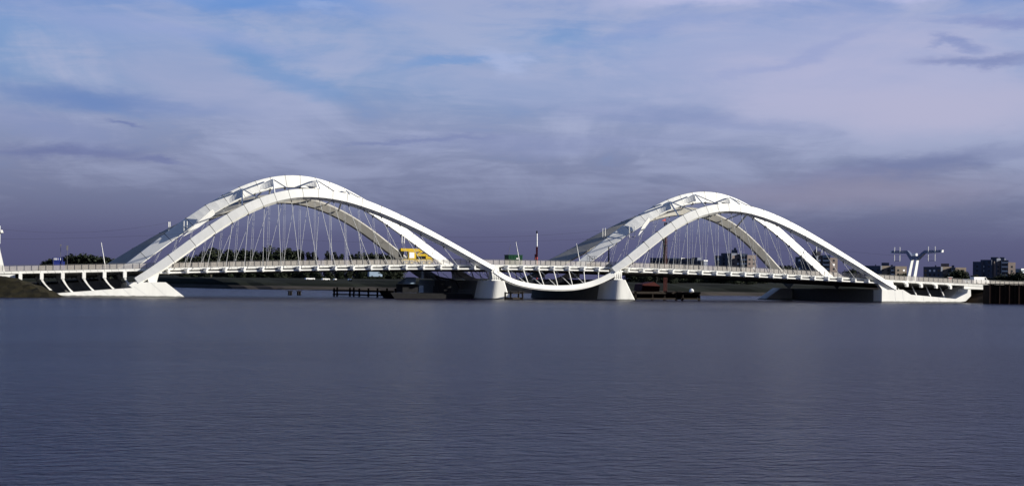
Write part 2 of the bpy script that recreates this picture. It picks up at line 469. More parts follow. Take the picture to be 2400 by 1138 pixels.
LX = [(-7.5, 4.6), (-3.7, 7.1), (-.2, 9.3), (4.5, 12.1), (8.7, 14.5), (11.7, 16.2), (20, 20.2), (28, 22.7), (37, 23.7), (42, 23.4), (46.8, 22.5), (51.4, 20.7), (55, 18.6), (58.9, 16.2), (63, 13.3), (66.5, 10.9), (73.5, 6.0)]
RF = [(100.8, 6.8), (102.7, 8.1), (105.7, 10.3), (109.8, 13.3), (113.2, 15.7), (116.7, 17.9), (119.8, 19.7), (123, 21.2), (125.6, 22.0), (128.7, 22.55), (131.9, 22.65), (134.8, 22.45), (138.2, 22.0), (141.4, 21.4), (144.8, 20.4), (148.6, 18.9), (153, 16.85), (158.1, 14.4), (163.6, 11.6), (169.8, 8.3), (174.2, 6.1), (178.8, 3.7)]
RM = [(100.5, 6.4), (103.8, 9.0), (106.2, 10.7), (111.4, 14.5), (116.1, 17.8), (120.2, 20.5), (124, 22.6), (127.8, 24.3), (131.1, 25.5), (134.5, 26.1), (137.9, 26.4), (141.2, 26.3), (144.3, 25.8), (147.5, 24.9), (150.9, 23.4), (155.5, 20.7), (160.9, 16.9), (164.3, 14.5), (166.5, 12.8), (171.4, 9.1), (174, 7.0), (178, 3.9)]
RX = [(101.5, 7.2), (105.9, 9.4), (113.8, 13.3), (119, 16.0), (124.1, 18.4), (128.3, 20.3), (136, 22.7), (143, 23.5), (150, 22.8), (156.2, 21.0), (159.5, 19.3), (162.4, 17.1), (165.5, 14.6), (168.9, 11.7), (172.8, 8.1), (177.5, 4.2)]

def sec_front(x, x0, x1):
    s_ = (x - x0) / (x1 - x0)
    h = np.interp(s_, [0, .06, .5, .62, .86, 1], [1.25, 1.70, 1.80, 1.62, 1.05, 1.0])
    u_ = np.interp(s_, [0, .06, .45, .8, 1], [.30, .45, .55, .85, .8])
    return [(0, .35), (-h, -.35), (-h - u_, .45), (-h - u_ * .5, 1.25), (-.05, 1.15)]
def sec_far(x, x0, x1):
    """the upper facet leans back at the left foot and narrows to a bevel towards the right, where the lower facet leans forward"""
    s_ = (x - x0) / (x1 - x0)
    hb = np.interp(s_, [0, .45, .62, .75, 1], [1.75, 1.6, .55, .30, .30])
    hm = np.interp(s_, [0, .45, .62, .75, 1], [.25, .45, 1.45, 1.75, 1.6])
    tb = np.interp(s_, [0, .40, .62, 1], [2.2, 1.9, .6, .5])
    y1 = -hb * tb
    y2 = y1 + np.interp(s_, [0, .45, .62, 1], [.10, .12, .30, .32]) * hm
    return [(0, 0.0), (-hb, y1), (-hb - hm, y2), (-hb - hm - .25, y2 + .6), (-hb - hm * .6, y1 + 2.4), (0, .5)]
def sec_mid(x, x0, x1):
    s_ = (x - x0) / (x1 - x0)
    h = np.interp(s_, [0, .12, .35, .5, .65, .88, 1], [1.6, 1.9, 2.4, 2.7, 2.4, 1.9, 1.6])
    tn = np.interp(s_, [0, .22, .32, .45, 1], [.78, .72, .52, .36, .28])
    d = h * tn
    return [(0, .6), (-h, .6 - d), (-h - .22, .95 - d), (-h + .1, 1.15), (0, 1.15)]

def rib_ring(U, dU, sec, x, y, inset, lim):
    """ring of the rib section at the point of the crown line over x"""
    sl = dU(x); L = math.hypot(1, sl); tx, tz = 1 / L, sl / L; nx, nz = -tz, tx
    S = sec(x, *lim)
    cn = sum(p[0] for p in S) / len(S); cyy = sum(p[1] for p in S) / len(S)
    k = inset
    out = []
    for n_, yy in S:
        dn, dy_ = n_ - cn, yy - cyy
        l = math.hypot(dn, dy_)
        n2, y2 = cn + dn * (l - k) / l, cyy + dy_ * (l - k) / l
        out.append((x + nx * n2, y + y2, U(x) + nz * n2))
    return out

ribinfo = {}
def make_rib(name, pts, sec, y, seams, x0, x1, label, deg=7, mm='white_paint'):
    U, dU = fit(pts, deg)
    lim = (x0, x1)
    core = MB().rings([rib_ring(U, dU, sec, x, y, .10, lim) for x in np.linspace(x0 + .2, x1 - .2, 46)]).build('arch_rib', 'joint_steel', bridge)
    core['label'] = label
    cuts = [x0] + [s_ for s_ in seams if x0 + .8 < s_ < x1 - .8] + [x1]
    for a, c in zip(cuts[:-1], cuts[1:]):
        g = .045
        n = max(3, int((c - a) / 1.0))
        rg = [rib_ring(U, dU, sec, x, y, 0, lim) for x in np.linspace(a + g, c - g, n)]
        MB().rings(rg).build('rib_segment', mm, core)
    # dark butt-strap over every joint of the crown line
    for s_ in cuts[1:-1]:
        rA, rB = rib_ring(U, dU, sec, s_ - .10, y, -.05, lim), rib_ring(U, dU, sec, s_ + .10, y, -.05, lim)
        i, j = (0, len(rA) - 1)
        dn = Vector((dU(s_), 0, -1)).normalized()
        vs = []
        for ring in (rA, rB):
            p, q = Vector(ring[i]), Vector(ring[j])
            nrm = Vector((-dU(s_), 0, 1)).normalized()
            vs += [p + nrm * .05, q + nrm * .05, q + dn * .38, p + dn * .38 + (p - q).normalized() * .03]
        MB().add(vs, [(0, 1, 2, 3), (7, 6, 5, 4), (0, 4, 5, 1), (1, 5, 6, 2), (2, 6, 7, 3), (3, 7, 4, 0)]).build('joint_strap', 'joint_steel', core)
    ribinfo[name] = (U, dU, sec, y, lim)
    return core

SEAM_LF = [0.0, 4.5, 8.6, 12.2, 15.8, 19.2, 22.3, 25.4, 28.5, 32, 35.3, 38.6, 42, 46.3, 50.7, 55.9, 61, 67.2]
SEAM_LM = [-.9, 4.3, 9, 13.3, 17.1, 20.9, 24.5, 27.9, 31.3, 34.8, 38.3, 41.7, 45.3, 49, 52.8, 57.2, 62, 67.2]
SEAM_LX = [69 - s_ for s_ in SEAM_LF]
SEAM_RF = [105.7, 109.8, 113.2, 116.7, 119.8, 123, 125.8, 128.7, 131.7, 134.8, 138, 141.2, 144.8, 148.6, 153, 158.1, 163.6, 169.8]
SEAM_RM = [106.2, 111.4, 116.1, 120.2, 124, 127.8, 131.1, 134.5, 137.9, 141.2, 144.3, 147.5, 150.9, 154.5, 158.4, 162.4, 166.7, 171.4]
SEAM_RX = [274.6 - s_ for s_ in SEAM_RF]
YF, YM, YX = 0.0, 22.6, 44.5
make_rib('LF', LF, sec_front, YF, SEAM_LF, -7.0, 72.6, 'nearest arch rib of the larger span on the left')
make_rib('LM', LM, sec_mid, YM, SEAM_LM, -7.2, 74.0, 'tallest arch rib, in the middle of the left span')
make_rib('LX', LX, sec_far, YX, SEAM_LX, -7.2, 73.0, 'far arch rib of the left span with shade painted in grey', mm='rib_shade_grey')
make_rib('RF', RF, sec_front, YF, SEAM_RF, 101.6, 178.6, 'nearest arch rib of the right span')
make_rib('RM', RM, sec_mid, YM, SEAM_RM, 101.0, 177.5, 'tallest arch rib, in the middle of the right span')
make_rib('RX', RX, sec_far, YX, SEAM_RX, 102.0, 177.0, 'far arch rib of the right span with shade painted in grey', mm='rib_shade_grey')

# hanging ribs of the short middle span
SAG = [(71.5, 8.0), (73.2, 6.75), (75.2, 5.45), (77.7, 4.45), (81.5, 3.7), (85.2, 3.33), (88.8, 3.22), (92.2, 3.42), (95.7, 4.1), (98.9, 5.1), (102.1, 6.65)]
def sec_sag(x, x0, x1):
    return [(0, .25), (-1.0, -.20), (-1.02, .05), (-1.22, -.05), (-1.32, .45), (-.9, 1.1), (0, 1.0)]
def make_sag(y, flip):
    U, dU = fit(SAG, 6)
    rg = []
    for x in np.linspace(73.0, 101.9, 40):
        r_ = rib_ring(U, dU, sec_sag, x, 0, 0, (73, 102))
        rg.append([(p[0], y + (p[1] if not flip else -p[1]), p[2]) for p in r_])
    return MB().rings(rg).build('hanging_rib', 'white_paint', bridge), U
for y, fl in ((YF, False), (YM - .5, False), (YX, True)):
    core, USAG = make_sag(y, fl)
    for a, c in ((79.76, 80.95), (83.5, 84.8), (87.15, 88.2), (90.9, 91.85), (94.65, 94.95), (98.3, 98.3), (76.0, 76.8)):
        MB().tube((a, y + .4, ft(a) - 1.1), (c, y + .4, USAG(c) - .05), .125, .10, 7).build('hanging_strut', 'white_paint', core)
    for a, c in ((77.2, 80.6), (80.6, 84.6), (84.5, 88.0), (88.3, 91.7), (92.0, 94.9)):
        MB().tube((a, y + 1.6, ft(a) - 1.25), (c, y + .8, USAG(c) - .1), .07, n=5).build('hanging_brace', 'cable', core)

# hangers
TOP_L = [0.9, 5.5, 9.6, 13.4, 16.8, 20.2, 23.2, 26.1, 29.3, 32.3, 35.4, 38.7, 42.2, 46.1, 50.4, 55.3, 60.7, 66.8]
TOP_R = [106.9, 111, 114.5, 118, 120.9, 123.7, 126.6, 129.6, 132.4, 135.1, 138.4, 141.4, 144.7, 148.5, 152.9, 157.8, 163.3, 169.5]
def hanger(key, xb, xt, y, yb, r):
    U, dU, sec, yr, lim = ribinfo[key]
    xt = min(max(xt, lim[0] + .5), lim[1] - .5)
    S = sec(xt, *lim)
    sl = dU(xt)
    low = U(xt) + min(p[0] for p in S) * math.sqrt(1 + sl * sl) + .15
    if low < ft(xb) + .2: return
    h = MB().tube((xb, yb, ft(xb) - .3), (xt, y, low - .2), r, n=6).build('hanger', 'cable', bridge)
    MB().tube((xt, y, low + .22), (xt + (xb - xt) * .03, y, low - .45), .14, .10, 6).build('clevis', 'joint_steel', h)
for i in range(18):
    hanger('LF', NODE_L[i], TOP_L[i], YF + .3, 0.2, .048)
    hanger('RF', NODE_R[i], TOP_R[i], YF + .3, 0.2, .048)
    hanger('LX', 69 - NODE_L[i], 69 - TOP_L[i], YX - .25, YX - .4, .036)
    hanger('RX', 274.6 - NODE_R[i], 274.6 - TOP_R[i], YX - .25, YX - .4, .036)
    xm = 1.2 + 3.72 * i; tm = 33.4 + (xm - 33.4) * .93
    for dy_ in (-.9, .9): hanger('LM', xm, tm, YM + dy_ * .4, YM + dy_, .024)
    xm = 108.0 + 3.70 * i; tm = 138.5 + (xm - 138.5) * .93
    for dy_ in (-.9, .9): hanger('RM', xm, tm, YM + dy_ * .4, YM + dy_, .024)

# struts between the ribs
def strut(ka, xa, kb, xb, na, nb_, r=.22):
    Ua, dUa, sa, ya, la = ribinfo[ka]; Ub, dUb, sb, yb, lb = ribinfo[kb]
    side = 1 if yb > ya else -1
    p = Vector((xa, ya + .55 * side, Ua(xa) + na)); q = Vector((xb, yb - (.4 if side > 0 else -.9), Ub(xb) + nb_))
    return MB().tube(p, q, r, r * .8, 8)
for kb, nodes, offs in (('LF', (21.2, 28.2, 38.3, 45.3), (-5.6, -1.9)), ('RF', (127.8, 134.7, 144.4, 151.0), (-8.6, -5.0))):
    ka = kb[0] + 'M'
    for x in nodes:
        s0 = strut(ka, x, kb, x + offs[0], -.55, -.25, .17).build('strut', 'white_paint', bridge)
        strut(ka, x, kb, x + offs[1], -.55, -.25, .13).build('strut', 'galvanised', bridge)
        # stiffener fin that carries the struts on the middle rib
        U, dU, sec, yr, lim = ribinfo[ka]
        rg = []
        for u_ in np.linspace(0.0, 1.0, 7):
            xx = x - 3.4 + 3.4 * u_; sl = math.sqrt(1 + dU(xx) ** 2)
            S = sec(xx, *lim); h_ = -S[1][0]; d_ = S[0][1] - S[1][1]
            kt, kb_ = 1.5 - 1.1 * u_, min(h_ - .08, 2.15)
            pr = 1.0 * u_ ** 2.0
            yt, yb = yr + S[0][1] - d_ * kt / h_, yr + S[0][1] - d_ * kb_ / h_
            rg.append([(xx, yt + .15, U(xx) - kt * sl), (xx, yt - pr * .8, U(xx) - (kt + .25 * u_) * sl), (xx, yb - pr, U(xx) - kb_ * sl), (xx, yb + .15, U(xx) - kb_ * sl)])
        fin = MB().rings(rg)
        fin.build('strut_fairing', 'white_paint', bridge)
for kb, nodes, offs in (('LX', (21.2, 28.2, 38.3, 45.3), (5.3, 1.9)), ('RX', (127.8, 134.7, 144.4, 151.0), (8.0, 4.6))):
    ka = kb[0] + 'M'
    for x in nodes:
        strut(ka, x, kb, x + offs[0], -.8, -.7, .26).build('strut', 'galvanised', bridge)
        strut(ka, x, kb, x + offs[1], -.8, -.7, .2).build('strut', 'galvanised', bridge)

# lit blades where the lower facet of the middle ribs begins
for pts in (((7.6, 12.9), (10.3, 14.4), (13.2, 16.6), (14.65, 17.95), (14.5, 18.7), (14.1, 19.1), (11.0, 16.3)),
            ((118.2, 15.0), (119.7, 16.6), (121.3, 18.6), (121.5, 19.3), (121.1, 19.75), (119.6, 17.9))):
    MB().prism(list(pts), YM - 2.35, YM - 2.1).build('rib_blade', 'white_paint', bridge)

# ------------------------------------------------------------------ piers
def make_pier(xt0, xt1, xb0, xb1, zt):
    """long wall pier: raked right edge, rounded left corner"""
    rings = []
    for z, x0, x1, in ((-2.5, xb0 - .1, xb1 + (xb1 - xt1) * .55), (0.0, xb0, xb1), (zt, xt0, xt1)):
        ring = []
        rr = 3.5 if z < zt else 3.0
        for a in np.linspace(0, math.pi / 2, 16):
            ring.append((x0 + rr - math.sin(math.pi / 2 - a) * rr * 1.0, -0.3 + rr * 1.25 - math.sin(a) * rr * 1.25, z))
        ring += [(x1 - .25, -.3, z), (x1, .0, z), (x1, 4.9, z), (x0, 4.9, z)]
        rings.append(ring)
    pier = MB().rings(rings).build('pier', 'pier_concrete', bridge)
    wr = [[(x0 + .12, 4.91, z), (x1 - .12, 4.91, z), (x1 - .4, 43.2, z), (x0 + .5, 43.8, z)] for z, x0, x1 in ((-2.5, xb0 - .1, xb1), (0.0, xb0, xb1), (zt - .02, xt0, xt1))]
    MB().rings(wr).build('pier_wall', 'deck_and_shade_concrete', pier)  # darker than the nose: shade under the bridge painted into the wall
    xc = (xt0 + xt1) / 2 + .25
    top = MB().box(xc - 1.1, xc + 1.1, -.05, 2.6, zt + .005, zt + .22).build('bearing_plate', 'white_paint', pier)
    for y in (YF, YM, YX - 1):
        ped = MB()
        ped.prism([(xc - .95, zt + .225), (xc + .95, zt + .225), (xc + .75, ft(xc) - .5), (xc - 1.25, ft(xc) - .2)], y + .25, y + 1.9)
        ped.build('bearing_block', 'white_paint', pier)
        for k in range(4):
            xx = xc - .75 + .5 * k
            MB().prism([(xx - .07, zt + .225), (xx + .07, zt + .225), (xx + .07 + .1, zt + 1.9), (xx - .07 - .35, zt + 2.2)], y - .05, y + .249).build('bearing_rib', 'white_paint', pier)
    return pier
make_pier(70.7, 75.0, 69.8, 76.4, 4.15)
make_pier(100.9, 104.9, 100.2, 107.5, 4.65)

# ------------------------------------------------------------------ abutments
lab = MB().prism([(-22.2, -2), (-20.0, -2), (3.3, -2), (3.3, 0.12), (-.6, 3.06), (-7.2, 3.02), (-8.2, 2.38), (-7.5, 1.86), (-21.3, .72), (-22.4, .60)], -.2, 3.4)
lab = lab.build('abutment', 'white_concrete', bridge)
lab['label'] = 'white ship-like concrete abutment at the left bank'
MB().prism([(-8.0, -2), (-1.0, -2), (-1.0, 3.0), (-8.0, 3.0)], 3.41, 43.5).build('abutment_core', 'pier_concrete', lab)
MB().prism([(-24.5, -2), (-8.02, -2), (-8.02, 3.6), (-24.5, 2.2)], 9.0, 42.0).build('abutment_wall', 'deck_and_shade_concrete', lab)
# raked formwork joints
def joint(par, xb, zb, xt, zt, y):
    MB().add([(xb - .04, y - .012, zb), (xb + .04, y - .012, zb), (xt + .04, y - .012, zt), (xt - .04, y - .012, zt),
              (xb - .04, y + .05, zb), (xb + .04, y + .05, zb), (xt + .04, y + .05, zt), (xt - .04, y + .05, zt)],
             [(0, 1, 2, 3), (4, 7, 6, 5), (0, 4, 5, 1), (1, 5, 6, 2), (2, 6, 7, 3), (3, 7, 4, 0)]).build('formwork_joint', 'galvanised', par)
for xb, xt, zt in ((-16.2, -17.8, 1.0), (-11.9, -13.6, 1.34), (-7.6, -9.4, 1.68), (-4.1, -7.3, 2.2), (-.4, -3.7, 2.95)):
    joint(lab, xb, .12, xt, zt, -.2)
# foot block that carries the end of the near rib
MB().prism([(-4.1, 3.065), (-2.4, 3.065), (-1.95, 4.75), (-4.35, 4.3)], .2, 1.5).build('bearing_block', 'white_paint', lab)

ra = MB().prism([(174.1, -2), (196.5, -2), (197.2, 0.05), (198.7, .42), (200.2, 1.66), (200.1, 3.25), (199.3, 3.3), (199.1, 2.4), (195.6, .92), (182.5, 1.85), (180.2, 3.03), (174.1, 2.98)], -.2, 3.4)
ra = ra.build('abutment', 'white_concrete', bridge)
ra['label'] = 'white concrete abutment with an upturned end at the right bank'
MB().prism([(173.9, -2), (181, -2), (181, 2.9), (173.9, 2.9)], 3.41, 44.4).build('abutment_core', 'deck_and_shade_concrete', ra)  # dark tone paints in the shade on the left-facing side
MB().prism([(165.4, -2), (173.89, -2), (173.89, 2.95), (170.4, 2.96), (165.7, 0.0)], 40.5, 44.6).build('abutment_toe', 'white_concrete', ra)
MB().prism([(181.01, -2), (201, -2), (201, 3.0), (181.01, 3.0)], 9.0, 42.0).build('abutment_wall', 'deck_and_shade_concrete', ra)
MB().prism([(197.3, 1.2), (200.5, 1.6), (200.5, 4.0), (199.9, 4.0)], 3.41, 8.99).build('wing_wall', 'white_concrete', ra)
for xb, xt, zt in ((178.0, 177.8, 2.9), (180.3, 180.0, 2.8), (186.3, 186.0, 1.5), (190.8, 190.6, 1.2)):
    joint(ra, xb, .12, xt, zt, -.2)
MB().prism([(174.5, 2.985), (176.0, 2.985), (176.3, 4.1), (173.6, 5.2), (172.7, 5.1)], .25, 1.5).build('bearing_block', 'white_paint', ra)

# approach columns on the left: white heads with curved arms down to the ledge
def ledge_z(x): return np.interp(x, [-22.4, -21.3, -7.5], [.60, .72, 1.86])
XH_L = [-29.7, -25.5, -21.3, -17.05, -12.9, -8.75]
for row, y in enumerate((1.1, 7.2)):
    for x in XH_L:
        if row and x < -26: continue
        hd = MB().box(x - .34, x + .34, y, y + .7, ft(x) - 1.75, ft(x) - .52).build('column_head', 'deck_and_shade_concrete' if row else 'white_paint', bridge)  # inner row, heads and arms: under-deck shade put into the colour
        if x < -22.5: foot = (x + 1.9, .30 * (-x - 21.7) + .1)
        else: foot = (x + 1.95, float(ledge_z(x + 1.95)))
        if x < -28: foot = (x + 1.0, ft(x) - 2.6)
        if x > -9: foot = (x + 1.2, 2.4)
        pts = []
        top = Vector((x, y + .35, ft(x) - 1.75)); bot = Vector((foot[0], y + .5, foot[1]))
        rg = []
        for k in range(7):
            s_ = k / 6
            c_ = top.lerp(bot, s_) + Vector((-.18 * math.sin(math.pi * s_), 0, 0))
            wd = .11 + .13 * (1 - s_) + (.62 * max(0, s_ - .62) ** 1.3)
            rg.append([(c_.x - wd, c_.y - .22, c_.z), (c_.x + wd, c_.y - .22, c_.z), (c_.x + wd, c_.y + .22, c_.z), (c_.x - wd, c_.y + .22, c_.z)])
        MB().rings(rg).build('column_arm', 'deck_and_shade_concrete' if row else 'white_paint', bridge)
XH_R = [177.9, 182.3, 186.5, 190.9, 195.1]
for i, x in enumerate(XH_R):
    z = ft(x)
    MB().prism([(x - .28, z - 1.5), (x + .30, z - 1.5), (x + .30, z - .75), (x + .02, z - .505), (x - .75, z - .505), (x - .75, z - .72), (x - .3, z - .85)], 1.0, 1.75).build('column_head', 'white_paint', bridge)
for x in (181.2, 186.0, 190.2, 194.4):
    zb = float(np.interp(x, [180.2, 182.5, 195.6], [3.03, 1.85, .92]))
    MB().tube((x + .55, 5.4, ft(x) - 1.0), (x, 2.6, zb), .10, .24, 6).build('column_arm', 'white_paint', bridge)

# end beams
MB().prism([(-46, 3.75), (-34, 4.05), (-30.6, 3.35), (-30.6, 4.40), (-46, 4.0)], 1.9, 2.5).build('end_beam', 'white_concrete', bridge)
MB().prism([(199.6, 3.4), (206.0, 3.25), (206.0, 4.0), (199.6, 4.22)], 1.8, 2.6).build('end_beam', 'white_concrete', bridge)

# ------------------------------------------------------------------ near banks
def terrain(name, mm, xs, ys, fz, kind='structure'):
    mb = MB(); nx, ny = len(xs), len(ys)
    mb.v = [(x, y, fz(x, y)) for y in ys for x in xs]
    mb.f = [(j * nx + i, j * nx + i + 1, (j + 1) * nx + i + 1, (j + 1) * nx + i) for j in range(ny - 1) for i in range(nx - 1)]
    return tag(mb.build(name, mm, fix=False), kind=kind)
def left_z(x, y):
    foot = -21.5 if y > -3 else -21.5 - (-3 - y) * .25
    prof = np.interp(foot - x, [-6, 0, 4.2, 9.0, 13.0, 30, 300], [-2.2, -.05, 1.75, 3.5, 4.0, 4.2, 4.4])
    side = np.interp(y, [-34, -24, -17, -8], [-2.0, -.1, 1.9, 5.5])
    return min(prof, side) + .09 * math.sin(x * 1.7 + y) + .07 * math.sin(x * .63 - y * 1.3) + random.uniform(-.06, .06)
terrain('left_bank', 'dry_grass', list(np.arange(-130, -14, 1.4)), list(np.arange(-34, 62, 2.0)), left_z)
def right_z(x, y):
    prof = np.interp(x, [199.5, 200.6, 206, 212, 300], [-2, .15, 2.6, 3.3, 3.4])
    return prof + random.uniform(-.08, .08)
terrain('right_bank', 'earth', list(np.arange(198, 330, 2.2)), list(np.arange(-12, 62, 3)), right_z)

# sheet pile quay on the right
quay = thing('sheet_pile_wall', (205, -20, 0), 'rusty brown steel sheet pile wall at the right edge of the water', 'retaining wall')
q0, q1 = Vector((192.9, -17.0, 0)), Vector((232, -34, 0))
d_ = (q1 - q0).normalized(); nrm = Vector((d_.y, -d_.x, 0))
MB().rings([[tuple(p + o_ + Vector((0, 0, z))) for o_, z in ((Vector((0, 0, 0)), -2), (Vector((0, 0, 0)), 4.45), (-nrm * 6, 4.45), (-nrm * 6, -2))] for p in (q0, q1)]).build('quay_fill', 'rust_dark', quay)
sp = (q1 - q0).length; n = int(sp / 1.15)
ppm = MB()
ppm.v = []; W_ = 1.15
prof = [(0, 0), (.12, .34), (.46, .34), (.58, 0), (1.13, 0)]
vs = [(a, -b_, z) for z in (-2, 4.5) for a, b_ in prof]
pile = MB().add(vs, [(i, i + 1, 6 + i, 5 + i) for i in range(4)] + [(0, 1, 2, 3)[::-1], (5, 6, 7, 8)])
pmesh = pile.mesh('sheet_pile', 'rust_dark')
ridge = MB().box(.02, .20, -.42, -.05, -2, 4.52).mesh('flange', 'rust')
ang = math.atan2(d_.y, d_.x)
for k in range(n):
    p = q0 + d_ * (k * W_) + nrm * .02
    o = put('sheet_pile', pmesh, quay, (p.x, p.y, 0), (0, 0, ang))
    if k % 2 == 0:
        p2 = p + nrm * .02
        put('flange', ridge, quay, (p2.x, p2.y, 0), (0, 0, ang))
MB().rings([[tuple(p + o_ + Vector((0, 0, z))) for o_, z in ((nrm * .5, 4.53), (nrm * .5, 4.75), (-nrm * .6, 4.75), (-nrm * .6, 4.53))] for p in (q0 - d_ * .2, q1)]).build('capping_beam', 'rust_dark', quay)

# ------------------------------------------------------------------ timber fenders in the water
def fender(posts, zs, label, top=2.0, w=.26, group=None):
    o = thing('timber_fender', (posts[0][0], posts[0][1], 0), label, 'fender', group)
    for x, y in posts: MB().tube((x, y, -2), (x, y, top + random.uniform(-.1, .15)), w, w * .94, 8).build('pile', 'timber', o)
    for z, hh in zs:
        for (x0, y0), (x1, y1) in zip(posts[:-1], posts[1:]):
            v = Vector((x1 - x0, y1 - y0, 0)).normalized(); nn = Vector((v.y, -v.x, 0)) * .16 + Vector((v.y, -v.x, 0)) * w
            a, c = Vector((x0, y0, z)) + nn, Vector((x1, y1, z)) + nn
            k = nn.normalized() * .12
            MB().rings([[tuple(a - k - Vector((0, 0, hh))), tuple(a + k - Vector((0, 0, hh))), tuple(a + k + Vector((0, 0, hh))), tuple(a - k + Vector((0, 0, hh)))],
                        [tuple(c - k - Vector((0, 0, hh))), tuple(c + k - Vector((0, 0, hh))), tuple(c + k + Vector((0, 0, hh))), tuple(c - k + Vector((0, 0, hh)))]]).build('waling', 'timber', o)
    return o
fender([(49.4, 43), (49.9, 42.2), (52.6, 40.8), (53.3, 40), (53.0, 35), (53.9, 31), (54.9, 27.5), (56, 24), (56.8, 20.5)], ((1.35, .22), (.45, .16)), 'long dark timber fender with square openings under the left arch', 2.0, .24)
fender([(74.2, -2.6), (75.4, -2.9), (78.0, -1.2), (78.9, -1.4)], ((1.45, .13), (.25, .22)), 'short dark timber fender in front of the pier left of the middle span', 1.75, .22)
fender([(109.5, 4.0), (114.6, 5.4), (118.6, 7), (122.4, 8.2), (123.4, 7.0), (128.3, 7.8)], ((1.75, .25), (.35, .18)), 'dark timber fender right of the second pier', 1.95, .30)
for i, (x, y) in enumerate(((43.6, 60), (45.3, 58.2))):
    lb = ('left one of two short black mooring posts in open water', 'right one of two short black mooring posts in open water')[i]
    o = thing('mooring_post', (x, y, 0), lb, 'mooring post', 'mooring posts under the left arch')
    for k in (-1, 1): MB().tube((x + .26 * k, y, -2), (x + .26 * k, y, .92), .25, n=8).build('pile', 'timber', o)
    MB().box(x - .6, x + .6, y - .34, y + .34, .925, 1.08).build('cap', 'timber', o)

# ------------------------------------------------------------------ work barges under the bridge
bg_ = thing('work_barge', (60, 7, 0), 'black work barge with a small cabin moored beside the left pier', 'barge')
MB().prism([(50.0, 1.3), (51.4, -.5), (68.6, -.5), (69.3, 1.1)], 4.6, 12.0).build('hull', 'hull_black', bg_)
MB().box(53.4, 57.0, 6.2, 10.4, 1.305, 3.1).build('cabin', 'hull_black', bg_)
MB().add([(53.5, 5.6, 3.2), (56.2, 5.6, 3.2), (57.2, 8.2, 4.7), (55.0, 8.2, 4.7), (53.5, 10.8, 3.2), (56.4, 10.8, 3.2)], [(0, 1, 2, 3), (3, 2, 5, 4), (0, 3, 4), (1, 5, 2), (0, 4, 5, 1)]).build('cabin_roof', 'cabin_blue', bg_)
MB().box(57.5, 58.6, 7.0, 9.0, 1.31, 2.9).build('locker', 'cabin_blue', bg_)
dg = MB(); dg.box(62.0, 65.2, 7, 10, 1.31, 2.8); dg.box(62.2, 63.8, 7.2, 9.6, 2.81, 4.0)
dg.build('deck_engine', 'hull_black', bg_)
MB().path([(63.4, 8, 3.6), (61.6, 8, 5.0), (66.6, 8, 4.1), (67.6, 8, 2.4)], .16).build('crane_arm', 'hull_black', bg_)
for k in range(9):
    MB().tube((66.0 + .38 * k, 4.7, 1.1), (66.0 + .38 * k, 4.7, 2.0), .03).build('stanchion', 'rail_steel', bg_)
MB().path([(66.0, 4.7, 2.0), (69.1, 4.7, 2.0)], .03).build('handrail', 'rail_steel', bg_)

pb = thing('crane_pontoon', (144, 61, 0), 'red piling crane on a pontoon behind the right arch', 'crane')
MB().prism([(137, 1.2), (138, -.5), (153, -.5), (154, 1.2)], 55, 67).build('pontoon', 'hull_rust', pb)
MB().box(139.5, 144.0, 58, 63, 1.205, 1.9).build('tracks', 'rubber', pb)
MB().prism([(138.8, 1.91), (144.0, 1.91), (144.2, 3.2), (142.4, 4.2), (139.2, 3.6)], 58.2, 62.6).build('crane_body', 'red_dark', pb)
mast = MB()
for dx_, dy_ in ((-.3, -.3), (.3, -.3), (.3, .3), (-.3, .3)): mast.tube((146.6 + dx_, 60 + dy_, 1.2), (146.6 + dx_ * .8, 60 + dy_ * .8, 19.6), .10, n=5)
for k in range(24):
    z = 1.6 + k * .75; s_ = 1 if k % 2 else -1
    mast.tube((146.6 - .3 * s_, 59.7, z), (146.6 + .3 * s_, 59.7, z + .75), .05, n=4)
    mast.tube((146.6 - .3 * s_, 60.3, z), (146.6 + .3 * s_, 60.3, z + .75), .05, n=4)
mast.build('mast', 'red_dark', pb)
MB().path([(143.6, 60, 3.0), (146.3, 60, 12)], .12).build('stay', 'hull_black', pb)
MB().box(146.05, 146.28, 59.6, 60.4, 8.5, 16.6).build('pile', 'hull_black', pb)
MB().add([(146.55, 60, 19.95), (146.55, 60, 20.7), (145.3, 59.9, 20.05), (146.55, 60.03, 19.95), (146.55, 60.03, 20.7), (145.3, 59.93, 20.05)], [(0, 1, 2), (5, 4, 3), (0, 3, 4, 1), (1, 4, 5, 2), (2, 5, 3, 0)]).build('flag', 'signal_red', pb)
MB().tube((146.6, 60, 19.6), (146.6, 60, 20.8), .04).build('flag_pole', 'rail_steel', pb)

pb.location.x -= 5.5; pb.location.y -= 10.5
rp = thing('spud_pole', (109.3, 60, 0), 'tall red and white pole standing up behind the middle span', 'pole')
MB().tube((109.3, 60, -2), (109.3, 60, 12.9), .26, n=10).build('lower_tube', 'signal_red', rp)
MB().tube((109.3, 60, 12.9), (109.25, 60, 16.3), .16, n=10).build('upper_tube', 'white_gloss', rp)
MB().tube((109.25, 60, 16.3), (109.25, 60, 17.0), .18, n=10).build('cap', 'hull_black', rp)
MB().box(108.75, 109.06, 59.8, 60.2, 9.5, 11.0).build('winch', 'red_paint', rp)

